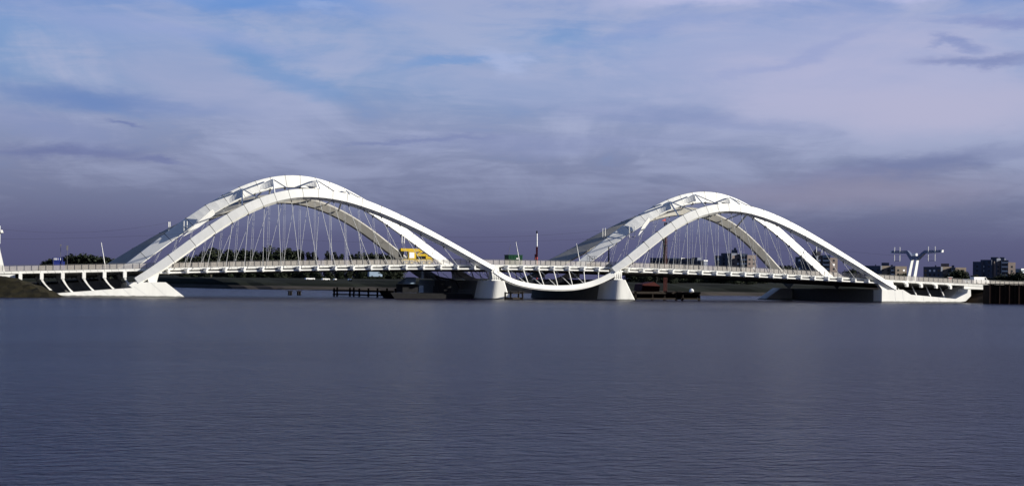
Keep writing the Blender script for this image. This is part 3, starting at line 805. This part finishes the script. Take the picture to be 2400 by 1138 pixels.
# ------------------------------------------------------------------ things on the deck
def zd(x): return ft(x) - .045
tr = thing('mobile_crane', (65, 30, zd(65)), 'yellow mobile crane parked on the deck behind the left arch', 'crane')
z0 = zd(65)
MB().box(61.4, 69.0, 28.8, 31.2, z0 + .75, z0 + 1.35).build('chassis', 'yellow_paint', tr)
for x in (62.3, 63.6, 66.6, 68.0):
    for y in (28.75, 31.25):
        wl = MB().tube((x, y - .18, z0 + .55), (x, y + .18, z0 + .55), .55, n=14).build('wheel', 'rubber', tr)
        MB().tube((x, y - .2, z0 + .55), (x, y + .2, z0 + .55), .25, n=10).build('hub', 'yellow_paint', wl)
MB().prism([(67.2, z0 + 1.36), (69.2, z0 + 1.36), (69.0, z0 + 1.9), (67.8, z0 + 2.0), (67.4, z0 + 2.9), (67.2, z0 + 2.9)], 28.8, 31.1).build('driver_cab', 'yellow_paint', tr)
cabn = MB().box(62.9, 64.8, 28.85, 30.2, z0 + 1.36, z0 + 3.05).build('crane_cab', 'yellow_paint', tr)
MB().box(63.1, 64.3, 28.80, 28.849, z0 + 1.6, z0 + 2.9).build('door', 'white_gloss', cabn)
MB().box(64.9, 67.1, 28.9, 31.0, z0 + 1.36, z0 + 2.5).build('engine_housing', 'hull_black', tr)
MB().box(64.95, 67.15, 28.80, 28.89, z0 + 2.1, z0 + 2.6).build('guard', 'yellow_paint', tr)
MB().prism([(61.2, z0 + 3.2), (67.2, z0 + 3.05), (67.5, z0 + 3.75), (61.2, z0 + 3.85)], 29.4, 30.4).build('boom', 'yellow_paint', tr)
MB().prism([(65.0, z0 + 2.5), (65.5, z0 + 2.5), (66.7, z0 + 3.1), (66.2, z0 + 3.3)], 29.2, 30.6).build('boom_ram', 'yellow_paint', tr)
MB().prism([(61.0, z0 + 1.8), (61.8, z0 + 1.8), (62.1, z0 + 3.3), (60.9, z0 + 3.5)], 29.5, 30.3).build('hook_block', 'hull_black', tr)

gc = thing('site_hut', (83.3, 14, zd(83)), 'dark green site hut on the deck above the middle span', 'hut')
z0 = zd(83)
MB().box(81.5, 85.0, 13.0, 15.4, z0, z0 + 2.35).build('body', 'green_paint', gc)
for k in range(9): MB().box(81.65 + .38 * k, 81.80 + .38 * k, 12.95, 12.999, z0 + .1, z0 + 2.2).build('rib', 'green_paint', gc)
MB().box(81.4, 85.1, 12.9, 15.5, z0 + 2.355, z0 + 2.45).build('roof', 'green_paint', gc)
MB().box(83.4, 84.0, 12.92, 12.949, z0 + 1.45, z0 + 1.75).build('notice', 'pale_render', gc)
MB().tube((81.9, 14, z0 + 2.45), (82.4, 14, z0 + 4.9), .035).build('aerial', 'rail_steel', gc)

bk = thing('work_platform', (100.3, 8, zd(100)), 'dark steel lift platform with guard rails on the deck by the second pier', 'lift')
z0 = zd(100)
MB().box(99.3, 102.2, 7.2, 8.8, z0 + .15, z0 + .75).build('chassis', 'hull_black', bk)
MB().box(99.3, 101.3, 7.3, 8.7, z0 + 1.2, z0 + 1.3).build('platform', 'rail_steel', bk)
fr = MB()
for x in (99.35, 100.0, 100.65, 101.25):
    for y in (7.35, 8.65): fr.tube((x, y, z0 + 1.3), (x, y, z0 + 2.4), .04, n=5)
for zz in (1.85, 2.4):
    for y in (7.35, 8.65): fr.tube((99.35, y, z0 + zz), (101.25, y, z0 + zz), .04, n=5)
fr.build('guard_rail', 'rail_steel', bk)
MB().path([(101.0, 8, z0 + .75), (99.9, 8, z0 + .95), (101.0, 8, z0 + 1.2)], .08).build('scissor', 'rail_steel', bk)
for x in (99.7, 101.8):
    for y in (7.15, 8.85): MB().tube((x, y - .1, z0 + .2), (x, y + .1, z0 + .2), .2, n=10).build('wheel', 'rubber', bk)

dp = thing('drill_mast', (108.5, 16, zd(108)), 'slim black mast standing on the deck at the foot of the right arch', 'mast')
z0 = zd(108)
MB().box(107.9, 109.1, 15.4, 16.6, z0, z0 + .8).build('base', 'hull_black', dp)
MB().tube((108.5, 16, z0 + .8), (108.45, 16, z0 + 5.0), .20, .13, 8).build('mast', 'hull_black', dp)
MB().path([(107.9, 16, z0 + .8), (108.4, 16, z0 + 3.0)], .05).build('brace', 'galvanised', dp)

# leaning lamp masts
for (xt, zt, xb), lb in zip(((-13.5, 11.0, -12.5), (78.6, 12.8, 79.8), (93.5, 12.7, 94.7)),
                            ('leaning white lamp mast on the left approach', 'leaning white lamp mast in front of the green hut', 'leaning white lamp mast left of the lift platform')):
    o = thing('lamp_mast', (xb, 2.3, ft(xb)), lb, 'lamp', 'leaning lamp masts along the near edge')
    MB().tube((xb, 2.3, ft(xb) - .05), (xt, 2.0, zt), .11, .05, 8).build('pole', 'white_paint', o)
    MB().tube((xt, 2.0, zt), (xt - .12, 1.5, zt + .03), .06, .05, 6).build('lamp_head', 'white_paint', o)

# cars on the right approach
def car(x, y, z, mm, label, van=False):
    o = thing('parked_van' if van else 'parked_car', (x, y, z), label, 'van' if van else 'car')
    if van: prof = [(-2.3, .35), (2.3, .35), (2.3, 1.1), (1.75, 1.25), (1.2, 1.95), (-2.3, 1.95)]
    else: prof = [(-2.1, .3), (2.1, .3), (2.1, .75), (1.2, .9), (.5, 1.4), (-1.2, 1.42), (-1.9, .95), (-2.1, .9)]
    MB().prism([(x + a, z + b_) for a, b_ in prof], y - .85, y + .85).build('body', mm, o)
    if van: wp = [(.9, 1.3), (1.55, 1.3), (1.15, 1.85), (.9, 1.85)]
    else: wp = [(-1.5, .98), (.95, .95), (.45, 1.33), (-1.15, 1.34)]
    MB().prism([(x + a, z + b_) for a, b_ in wp], y - .87, y + .87).build('window', 'glass', o)
    for a in (-1.3, 1.3):
        for s_ in (-1, 1): MB().tube((x + a, y + .8 * s_ - .1, z + .32), (x + a, y + .8 * s_ + .1, z + .32), .32, n=12).build('wheel', 'rubber', o)
    return o
car(206.6, 9, zd(206) + .02, 'cabin_blue', 'light blue car parked behind the railing at the right end')
car(207.0, 5.5, zd(207) + .02, 'white_gloss', 'white van behind the railing above the sheet pile wall', True)
rb = thing('road_barrier', (196.9, 4, zd(197)), 'red signal board with a white top on the right approach', 'sign')
z0 = zd(197)
MB().box(196.85, 196.99, 3.95, 4.05, z0, z0 + 1.3).build('post', 'red_paint', rb)
MB().box(196.5, 197.4, 3.9, 3.949, z0 + .95, z0 + 1.45).build('board', 'red_paint', rb)
MB().box(196.2, 197.7, 3.85, 4.1, z0 + 1.47, z0 + 1.57).build('top', 'pale_render', rb)

# ------------------------------------------------------------------ tram masts and overhead line
def tram_mast(x, label, lean):
    zb = zd(x); o = thing('tram_mast', (x, YM, zb), label, 'mast', 'white tram masts at the ends of the bridge')
    lx = lambda z: x + lean * (z - zb) / 8.0
    for s_ in (-1, 1):
        y0, y1 = YM + s_ * 1.35, YM + s_ * 1.15
        rg = []
        for z, k in ((zb, 1.0), (zb + 3, .85), (zb + 6.3, .72)):
            yy = y0 + (y1 - y0) * (z - zb) / 6.3; xc = lx(z)
            rg.append([(xc - .55 * k, yy - .25, z), (xc + .40 * k, yy - .25, z), (xc + .30 * k, yy + .25, z), (xc - .50 * k, yy + .25, z)])
        MB().rings(rg).build('leg', 'white_paint', o)
    zt = zb + 6.25; xt = lx(zt)
    for s_ in (-1, 1):
        rg = []
        for yy, za, zc in ((.0, -.1, .75), (1.5, -.35, .75), (2.6, .45, 1.55), (3.8, 1.35, 2.2), (10.8, 1.6, 2.2)):
            k = .42 - .012 * yy
            rg.append([(lx(zt + za) - k, YM + s_ * yy, zt + za), (lx(zt + za) + k, YM + s_ * yy, zt + za), (lx(zt + zc) + k * .8, YM + s_ * yy, zt + zc), (lx(zt + zc) - k * .8, YM + s_ * yy, zt + zc)])
        MB().rings(rg).build('arm', 'mast_shade_blue', o)
        rr_ = [(p[0], p[1] + s_ * .02, p[2]) for p in rg[-1]]
        MB().rings([rr_, [(p[0], p[1] + s_ * .5, p[2]) for p in rr_]]).build('arm_end', 'white_paint', o)
        for yy in (6.0, 8.4) if s_ > 0 else (6.5, 9.4):
            xf = lx(zt) - .55
            MB().tube((xf, YM + s_ * yy, zt - .6), (xf, YM + s_ * yy, zt + 3.1), .10, n=6).build('insulator_bar', 'white_paint', o)
        ya, yb = ((6.0, 8.4) if s_ > 0 else (6.5, 9.4))
        MB().tube((lx(zt) - .55, YM + s_ * ya, zt - .5), (lx(zt) - .55, YM + s_ * yb, zt - .5), .05, n=5).build('cross_bar', 'rail_steel', o)
    MB().box(xt - .3, xt + .3, YM - .7, YM + .7, zt + .76, zt + 1.4).build('beacon_box', 'white_gloss', o)
    return o
tram_mast(198.2, 'white fork shaped tram mast on the right approach', 1.7)
tram_mast(-30.3, 'white tram mast cut off by the left edge of the picture', -1.7)

def hframe(x0, x1, z0, z1, y, label):
    o = thing('line_bracket', (x0, y, z0), label, 'bracket', 'overhead line brackets on the arch ribs')
    for x in (x0, x1): MB().tube((x, y, z0), (x, y, z1), .09, n=6).build('insulator_bar', 'white_paint', o)
    MB().tube((x0 - .2, y, z0 + .05), (x1 + .2, y, z0 + .05), .06, n=5).build('cross_bar', 'rail_steel', o)
    MB().tube((x0 - .1, y, (z0 + z1) / 2), (x1 + .1, y + .9, (z0 + z1) / 2), .06, n=5).build('fixing', 'rail_steel', o)
    MB().tube((x0 - .1, y, z0 - .45), (x1 + .1, y, z0 - .45), .05, n=5).build('lower_bar', 'rail_steel', o)
hframe(8.0, 8.7, 13.5, 16.35, YM - 1.6, 'white overhead line bracket on the left foot of the tallest left arch rib')
hframe(116.3, 117.8, 14.9, 17.6, YM - 1.6, 'white overhead line bracket on the left side of the right span')
hframe(168.8, 170.4, 12.0, 13.8, YM - 1.6, 'white overhead line bracket near the right foot of the right span')
hframe(9.5, 9.8, 13.9, 16.7, YX - 2, 'grey overhead line bracket on the far arch rib at the left')
hframe(119.6, 120.3, 14.6, 17.6, YX - 2, 'grey overhead line bracket on the far arch rib of the right span')
hframe(58.4, 59.0, 12.4, 14.2, YM - 1.6, 'white overhead line bracket on the right side of the left span')

def wire(p, q, sag, label, r=.018):
    pts = []
    for k in range(15):
        s_ = k / 14; v = Vector(p).lerp(Vector(q), s_); v.z -= sag * 4 * s_ * (1 - s_); pts.append(v)
    o = MB().path(pts, r, 4).build('overhead_wire', 'hull_black')
    tag(o, label, 'wire', 'overhead tram wires')
wire((-32, 30, 14.2), (9.4, 42.4, 16.5), 1.6, 'upper sagging tram wire left of the bridge')
wire((-32, 16, 11.6), (8.3, 20.9, 13.6), .3, 'lower tram wire running to the left arch foot')
wire((58.7, 20.9, 14.1), (117, 20.9, 17.4), 1.2, 'upper tram wire above the middle span')
wire((58.7, 21.0, 12.5), (117, 21.0, 15.0), .4, 'lower tram wire above the middle span')
wire((8.4, 20.9, 13.4), (58.6, 20.9, 12.4), .2, 'tram wire running through the left arch')
wire((117, 20.9, 14.9), (169, 20.9, 12.0), .2, 'tram wire running through the right arch')
wire((170, 20.9, 13.2), (198.5, 14, 11.4), .4, 'tram wire between the right arch and the tram mast')

# ------------------------------------------------------------------ trees
def crown_mesh(name, mm, w_, h, n, seed, shape):
    rng = random.Random(seed); mb = MB()
    lobes = []
    for k in range(11 if shape == 'round' else 8):
        s_ = rng.random()
        if shape == 'round':
            a = rng.uniform(0, 6.28); rr = rng.uniform(.1, .62) * w_ / 2 * (1 - .35 * s_)
            lobes.append((rr * math.cos(a), rr * math.sin(a), h * (.22 + .62 * s_), w_ * rng.uniform(.20, .32)))
        else:
            a = rng.uniform(0, 6.28); rr = rng.uniform(0, .18) * w_
            lobes.append((rr * math.cos(a), rr * math.sin(a), h * (.10 + .80 * k / 7), w_ * rng.uniform(.32, .46) * (1 - .45 * (k / 7) ** 2)))
    for i in range(n):
        lx_, ly, lz, lr = rng.choice(lobes)
        v = Vector((rng.gauss(0, 1), rng.gauss(0, 1), rng.gauss(0, 1))).normalized() * lr * rng.uniform(.55, 1.12)
        v.z *= 1.15 if shape == 'round' else 1.35
        c_ = Vector((lx_, ly, lz)) + v
        a = Vector((rng.gauss(0, 1), rng.gauss(0, 1), rng.gauss(0, 1))).normalized(); b_ = a.orthogonal().normalized()
        s_ = rng.uniform(.20, .48) * (1.0 if w_ < 6 else 1.3)
        c2 = a.cross(b_)
        mb.add([c_ + b_ * s_, c_ + c2 * s_ * .7, c_ - b_ * s_, c_ - c2 * s_ * .7], [(0, 1, 2, 3)])
    return mb.mesh(name, mm)
def trunk_mesh(h, w_):
    mb = MB().tube((0, 0, -.5), (0, 0, h * .55), w_, w_ * .6, 7)
    for k in range(4):
        a = k * 1.6 + .4
        mb.tube((0, 0, h * (.28 + .08 * k)), (math.cos(a) * h * .16, math.sin(a) * h * .16, h * (.55 + .09 * k)), w_ * .45, w_ * .15, 5)
    return mb.mesh('trunk', 'bark')
ROUND = [(crown_mesh('crown', ('leaf_a', 'leaf_b')[k % 2], 9, 10, 1500, 20 + k, 'round'), trunk_mesh(8, .28)) for k in range(4)]
POP = [(crown_mesh('crown', ('leaf_a', 'leaf_b')[k % 2], 4.2, 12, 1100, 40 + k, 'poplar'), trunk_mesh(9, .22)) for k in range(3)]
tcount = 0
def tree(px, pytop, dist, kind, wscale, label, group, zg=3.6):
    global tcount
    x, y = at(px, dist); zt_ = zat(px, pytop, dist); H = max(3.5, zt_ - zg)
    cm, tm = (ROUND[tcount % 4] if kind == 'r' else POP[tcount % 3]); tcount += 1
    o = thing('tree' if kind == 'r' else 'poplar_tree', (x, y, zg), label, 'tree', group)
    h0 = 10.3 if kind == 'r' else 13.0
    rz = random.uniform(0, 6.28)
    for nm, me in (('trunk', tm), ('crown', cm)):
        c_ = link(nm, me, o); s_ = H / h0
        c_.scale = (s_ * wscale, s_ * wscale, s_); c_.rotation_euler = (0, 0, rz)
rg_ = random.Random(3)
words = ['first', 'second', 'third', 'fourth', 'fifth', 'sixth', 'seventh', 'eighth', 'ninth']
# the wood behind the left arch, tall block
for px in range(484, 632, 9):
    tree(px + rg_.uniform(-3, 3), 583 + rg_.uniform(-4, 6), 770 + rg_.uniform(0, 60), 'p' if rg_.random() < .6 else 'r', 1.15, 'dark tree in the dense wood seen through the left arch', 'wood seen through the left arch')
for px in range(634, 700, 9):
    tree(px + rg_.uniform(-2, 2), 581 + rg_.uniform(-4, 5), 770 + rg_.uniform(0, 60), 'p' if rg_.random() < .6 else 'r', 1.15, 'dark tree in the dense wood seen through the left arch', 'wood seen through the left arch')
for px in range(425, 484, 10):
    tree(px, 604 - (px - 425) * .05 + rg_.uniform(-2, 2), 790, 'r', 1.5, '%s low dark tree left of the dense wood, counted from the left' % words[(px - 425) // 10], 'low trees left of the wood')
for i, (px, py) in enumerate(((706.5, 586), (724, 585), (735, 584), (767, 585), (786.5, 585), (801, 589), (823, 591), (838, 590), (850, 592))):
    tree(px, py, 780, 'p', 1.05, 'slender poplar with sky on both sides, %s from the dense wood' % words[i], 'poplars standing apart')
for px in range(856, 935, 9):
    tree(px, 594 + max(0, px - 866) * .14 + rg_.uniform(-1, 2), 800, 'r', 1.2, '%s low dark tree right of the poplars, counted from them' % words[(px - 856) // 9], 'low trees right of the poplars')
ORD = ['first', 'second', 'third', 'fourth', 'fifth', 'sixth', 'seventh', 'eighth', 'ninth', 'tenth', 'eleventh', 'twelfth', 'thirteenth', 'fourteenth', 'fifteenth', 'sixteenth']
tcl = 0
for px, py in ((103, 614), (113, 611), (124, 608), (136, 606), (147, 604), (158, 602), (168, 600), (180, 598), (191, 596), (200, 597), (210, 602), (220, 600), (231, 600), (240, 603), (250, 606), (258, 606)):
    tree(px, py, 720, 'r', 1.35, '%s dark tree from the left in the clump behind the left approach' % ORD[(tcl := tcl + 1) - 1], 'clump behind the left approach', 3.0)
rk_ = {}
for px, py, d in sorted(((1840, 620, 700), (1848, 624, 700), (1990, 633, 700), (1999, 631, 710), (2010, 634, 700), (2112, 642, 1200), (2120, 640, 1200), (2166, 648, 1150), (2176, 650, 1150), (2228, 640, 1250), (2240, 636, 1250), (2250, 632, 1200), (2260, 638, 1200), (2269, 645, 1200),
                  (2286, 645, 1250), (2296, 650, 1250), (2338, 648, 1250), (2345, 646, 1200), (2352, 643, 1250), (2364, 642, 1200), (2376, 640, 1200), (2385, 641, 1200), (2393, 634, 1200), (2402, 640, 1200), (2215, 648, 1200), (2200, 651, 1200), (2186, 651, 1200), (2310, 651, 1200), (2322, 650, 1200))):
    if px < 2100: lb, g = 'small dark tree top from the left, above the railing by the right arch', 'tree tops by the right arch'
    elif px < 2275: lb, g = 'dark tree from the left among those by the middle brick block', 'trees by the middle brick block'
    else: lb, g = 'dark tree from the left among those by the tall right block', 'trees by the tall right block'
    rk_[g] = rk_.get(g, 0) + 1
    tree(px, py, d, 'r', 1.4, '%s %s' % (ORD[rk_[g] - 1], lb), g, 3.4)
# scrub on the far bank under the deck
for i in range(26):
    px = 1480 + i * 12.5 + rg_.uniform(-3, 3)
    tree(px, 637 + rg_.uniform(-3, 5), 660 + rg_.uniform(0, 40), 'r', 1.3, 'dark tree on the far shore seen under the right span', 'trees seen under the right span', 3.0)
for i in range(20):
    px = 430 + i * 26 + rg_.uniform(-6, 6)
    tree(px, 641 + rg_.uniform(-4, 4), 735 + rg_.uniform(0, 20), 'r', 1.5, 'dark tree on the far shore seen under the left span', 'trees seen under the left span', 3.2)

# ------------------------------------------------------------------ far apartment blocks
def at_local(px, dist, zg=3.5):
    x, y = at(px, dist); return x, y, zg
win = MB().box(-.75, .75, -.05, .05, 0, 1.35).mesh('window', 'glass')
winp = MB().box(-.75, .75, -.05, .05, 0, 1.35).mesh('window', 'white_gloss')
BUILD_ROT = YAW * -1 + R(38)
def block(px0, px1, dist, label, parts, pent, floors, brick='brick', zg=3.4):
    """corner-on slab: the left face has shade painted in, the right face is in the sun.
       parts: (fraction start, fraction end, top pixel row, material)"""
    pc = (px0 + px1) / 2; x, y, _ = at_local(pc, dist)
    o = thing('apartment_block', (x, y, zg), label, 'building', 'brick apartment blocks on the skyline')
    view = math.atan2(y - CAM.y, x - CAM.x)
    o.rotation_euler = (0, 0, view - math.pi / 2)      # local x to the right of the view, y away
    m_px = dist / FOC
    W_ = (px1 - px0) * m_px
    def bx(name, x0, x1, y0, y1, z0, z1, mm, par=o):
        me = MB().box(x0, x1, y0, y1, z0, z1).mesh(name, mm); return link(name, me, par)
    for f0, f1, pyt, mm, yaw, dep in parts:
        x0, x1 = -W_ / 2 + f0 * W_, -W_ / 2 + f1 * W_
        H = zat(pc, pyt, dist) - zg
        # facade turned towards or away from the sun
        wd = (x1 - x0) / max(.3, math.cos(yaw))
        piv = bpy.data.objects.new('wing', MB().box(-wd / 2, wd / 2, 0, dep, 0, H).mesh('wing', mm))
        COL.objects.link(piv); piv.parent = o
        piv.location = ((x0 + x1) / 2, 0, 0); piv.rotation_euler = (0, 0, yaw)
        nfl = max(3, int(H / 2.9)); ncol = max(1, int(wd / 3.4))
        if mm == 'balcony':
            for k in range(nfl):
                zz = 1.2 + k * 2.9
                if zz + 1 > H: break
                c_ = link('balcony', MB().box(-wd / 2 + .1, wd / 2 - .1, -1.3, -.01, zz - .15, zz + .95).mesh('balcony', 'pale_render'), piv)
                link('opening', MB().box(-wd / 2 + .3, wd / 2 - .3, -.03, .03, zz + 1.0, min(H - .1, zz + 2.5)).mesh('opening', 'glass'), piv)
        else:
            for k in range(nfl):
                for j in range(ncol):
                    zz = 1.0 + k * 2.9
                    if zz + 1.5 > H: continue
                    w_ = link('window', winp if rg_.random() < .22 else win, piv)
                    w_.location = (-wd / 2 + (j + .5) * wd / ncol, -.01, zz)
    for f0, f1, pyt, mm in pent:
        x0, x1 = -W_ / 2 + f0 * W_, -W_ / 2 + f1 * W_
        base = min(p[2] for p in parts); base = max(zat(pc, p[2], dist) - zg for p in parts)
        bx('plant_room', x0, x1, 4, 9, 3, zat(pc, pyt, dist) - zg, mm)
    return o
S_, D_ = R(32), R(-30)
block(1675, 1771, 1300, 'brick apartment block seen through the right arch', [(0, .16, 599, 'brick_dark_shade', D_, 12), (.15, .41, 593, 'brick_dark_shade', D_, 12), (.40, .62, 598, 'brick', S_, 12), (.62, .80, 594, 'balcony', .1, 12), (.79, 1.0, 597, 'brick', S_, 12)], [(.40, .55, 585, 'brick_dark_shade'), (.46, .52, 580, 'brick_dark_shade')], 8)
block(1864, 1962, 1300, 'brick apartment block behind the right foot of the right arch', [(0, .20, 602, 'brick_dark_shade', D_, 12), (.19, .50, 599, 'brick_dark_shade', D_, 12), (.49, .66, 601, 'brick', S_, 12), (.65, .83, 597, 'balcony', .1, 12), (.82, 1.0, 603, 'brick', S_, 12)], [(.40, .60, 588, 'brick'), (.45, .50, 584, 'brick_dark_shade')], 8)
block(2027, 2124, 1350, 'ochre brick apartment block left of the tram mast', [(0, .38, 622.5, 'brick_dark_shade', D_, 12), (.37, .62, 622.5, 'brick_ochre', S_, 12), (.62, .74, 624, 'balcony', .1, 12), (.73, 1.0, 623, 'brick_ochre', S_, 12)], [(.40, .58, 615, 'brick_dark_shade'), (.62, .67, 620, 'brick_dark_shade'), (.25, .27, 619, 'brick_dark_shade')], 6, 'brick_ochre')
block(2165, 2263, 1350, 'ochre brick apartment block right of the tram mast', [(0, .41, 625, 'brick_dark_shade', D_, 12), (.40, .66, 624.5, 'brick_ochre', S_, 12), (.66, .76, 626, 'balcony', .1, 12), (.75, 1.0, 626, 'brick_ochre', S_, 12)], [(.41, .60, 617, 'brick'), (.66, .72, 621, 'brick_dark_shade'), (.27, .30, 621, 'brick_dark_shade')], 6)
block(2281, 2378, 1300, 'tallest brick apartment block at the right edge of the skyline', [(0, .20, 613, 'brick_dark_shade', D_, 12), (.18, .44, 608.5, 'brick_dark_shade', D_, 12), (.43, .56, 605, 'brick_dark_shade', D_, 12), (.50, .68, 612, 'brick', S_, 12), (.67, .84, 609, 'balcony', .1, 12), (.83, 1.0, 614, 'brick', S_, 12)], [(.42, .60, 602, 'brick_dark_shade'), (.63, .74, 602, 'brick_dark_shade')], 8)
for px0, px1, pyt, lb in ((1523, 1556, 606, 'low dark office block left of the red crane mast'), (1562, 1596, 606, 'low office block with a pale roof edge right of the red crane mast'), (1598, 1620, 607, 'small blue-grey block in the row behind the right arch'), (1621, 1634, 605, 'narrow blue-grey tower block behind the right arch'), (1634, 1649, 611, 'low pale block at the right end of the row'), (2377, 2393, 631, 'distant pale blue block at the right edge')):
    d = 1700; pc = (px0 + px1) / 2; x, y, _ = at_local(pc, d)
    o = thing('office_block', (x, y, 3.4), lb, 'building', 'low blocks far behind the right arch')
    o.rotation_euler = (0, 0, math.atan2(y - CAM.y, x - CAM.x) - math.pi / 2 - .25)
    W_ = (px1 - px0) * d / FOC; H = zat(pc, pyt, d) - 3.4
    link('wall', MB().box(-W_ / 2, W_ / 2, 0, 14, 0, H).mesh('wall', 'brick_dark_shade' if px1 < 2000 else 'balcony'), o)
    link('roof_edge', MB().box(-W_ / 2 - .2, W_ / 2 + .2, -.3, 14.2, H + .003, H + .8).mesh('roof_edge', 'pale_render' if 'pale' in lb else 'brick_dark_shade'), o)
    for k in range(int(H / 3.2)):
        c_ = link('window_band', MB().box(-W_ / 2 + .6, W_ / 2 - .6, -.04, .04, 0, 1.4).mesh('window_band', 'glass'), o); c_.location = (0, -.01, 1.2 + 3.2 * k)

# small things on the far shore
sg = thing('sign_board', (*at(136, 640), 3.2), 'blue sign board with white marks behind the left approach', 'sign')
x, y = at(136, 640); sg.rotation_euler = (0, 0, math.atan2(y - CAM.y, x - CAM.x) - math.pi / 2)
zb_ = zat(136, 612, 640) - 3.2
link('board', MB().box(-1.9, 1.6, -.1, .1, zb_, zb_ + 1.3).mesh('board', 'blue_paint'), sg)
for a, w_ in ((-1.45, .28), (-1.0, .34), (-.5, .30), (.0, .16), (.75, .24)):
    link('mark', MB().box(a - w_ / 2, a + w_ / 2, -.13, -.101, zb_ + .45, zb_ + 1.1).mesh('mark', 'white_gloss'), sg)
link('cabin', MB().box(-1.7, 2.2, .0, 2.4, 0, zb_ - .02).mesh('cabin', 'blue_paint'), sg)
for s_ in (-1.5, 1.3): link('post', MB().box(s_ - .06, s_ + .06, -.2, -.101, 0, zb_ + 1.2).mesh('post', 'rail_steel'), sg)
for px, pt, d, lb in ((141.5, 575, 660, 'thin flood light mast behind the blue sign'), (157, 586, 660, 'short flood light mast right of the blue sign')):
    x, y = at(px, d); zt_ = zat(px, pt, d)
    o = thing('flood_light', (x, y, 3.2), lb, 'lamp')
    MB().tube((x, y, 3.2), (x, y, zt_), .09, .06, 6).build('pole', 'rail_steel', o)
    MB().box(x - .3, x + .3, y - .1, y + .1, zt_, zt_ + (.35 if px < 150 else 1.6)).build('lamp_head', 'rail_steel', o)
for px0, px1, py, lb in ((717, 739, 651.5, 'faint white boat moored on the far shore under the left arch'), (756, 774, 652.5, 'bright white boat moored on the far shore under the left arch'), (784, 790, 653, 'small white boat left of the last one on the far shore'), (818, 825, 653, 'small white boat furthest right on the far shore')):
    d = 640; x, y = at((px0 + px1) / 2, d); W_ = (px1 - px0) * d / FOC; z = zat((px0 + px1) / 2, py + 1.5, d)
    o = thing('parked_trailer', (x, y, z - .6), lb.replace('boat moored', 'trailer parked').replace('boat', 'trailer'), 'trailer')
    o.rotation_euler = (0, 0, math.atan2(y - CAM.y, x - CAM.x) - math.pi / 2 + .3)
    link('body', MB().prism([(-W_ / 2, .45), (W_ / 2, .45), (W_ / 2 - .1, .85), (-W_ / 2 + .1, .9)], 0, 1.6).mesh('body', 'white_gloss'), o)
    for s_ in (-.3, .3): link('wheel', MB().tube((W_ * s_, -.02, .3), (W_ * s_, .2, .3), .3, n=10).mesh('wheel', 'rubber'), o)
x, y = at(879, 640); car(x, y, zat(879, 650, 640), 'cabin_blue', 'pale blue van on the far shore below the deck', True)
tx, ty = at(1621, 570)
te = thing('tent', (tx, ty, 1.2), 'small white tent on the shore under the right arch', 'tent')
MB().rings([[(tx + .75 * k * math.cos(a), ty + .75 * k * math.sin(a), 1.1 + z * .8) for a in [2 * math.pi * i / 8 for i in range(8)]] for k, z in ((1, 0), (.95, .8), (.5, 1.3), (.05, 1.5))]).build('canvas', 'white_gloss', te)
MB().box(tx - .2, tx + .2, ty - 1.05, ty - .9, 1.1, 1.7).build('flap', 'pale_render', te)
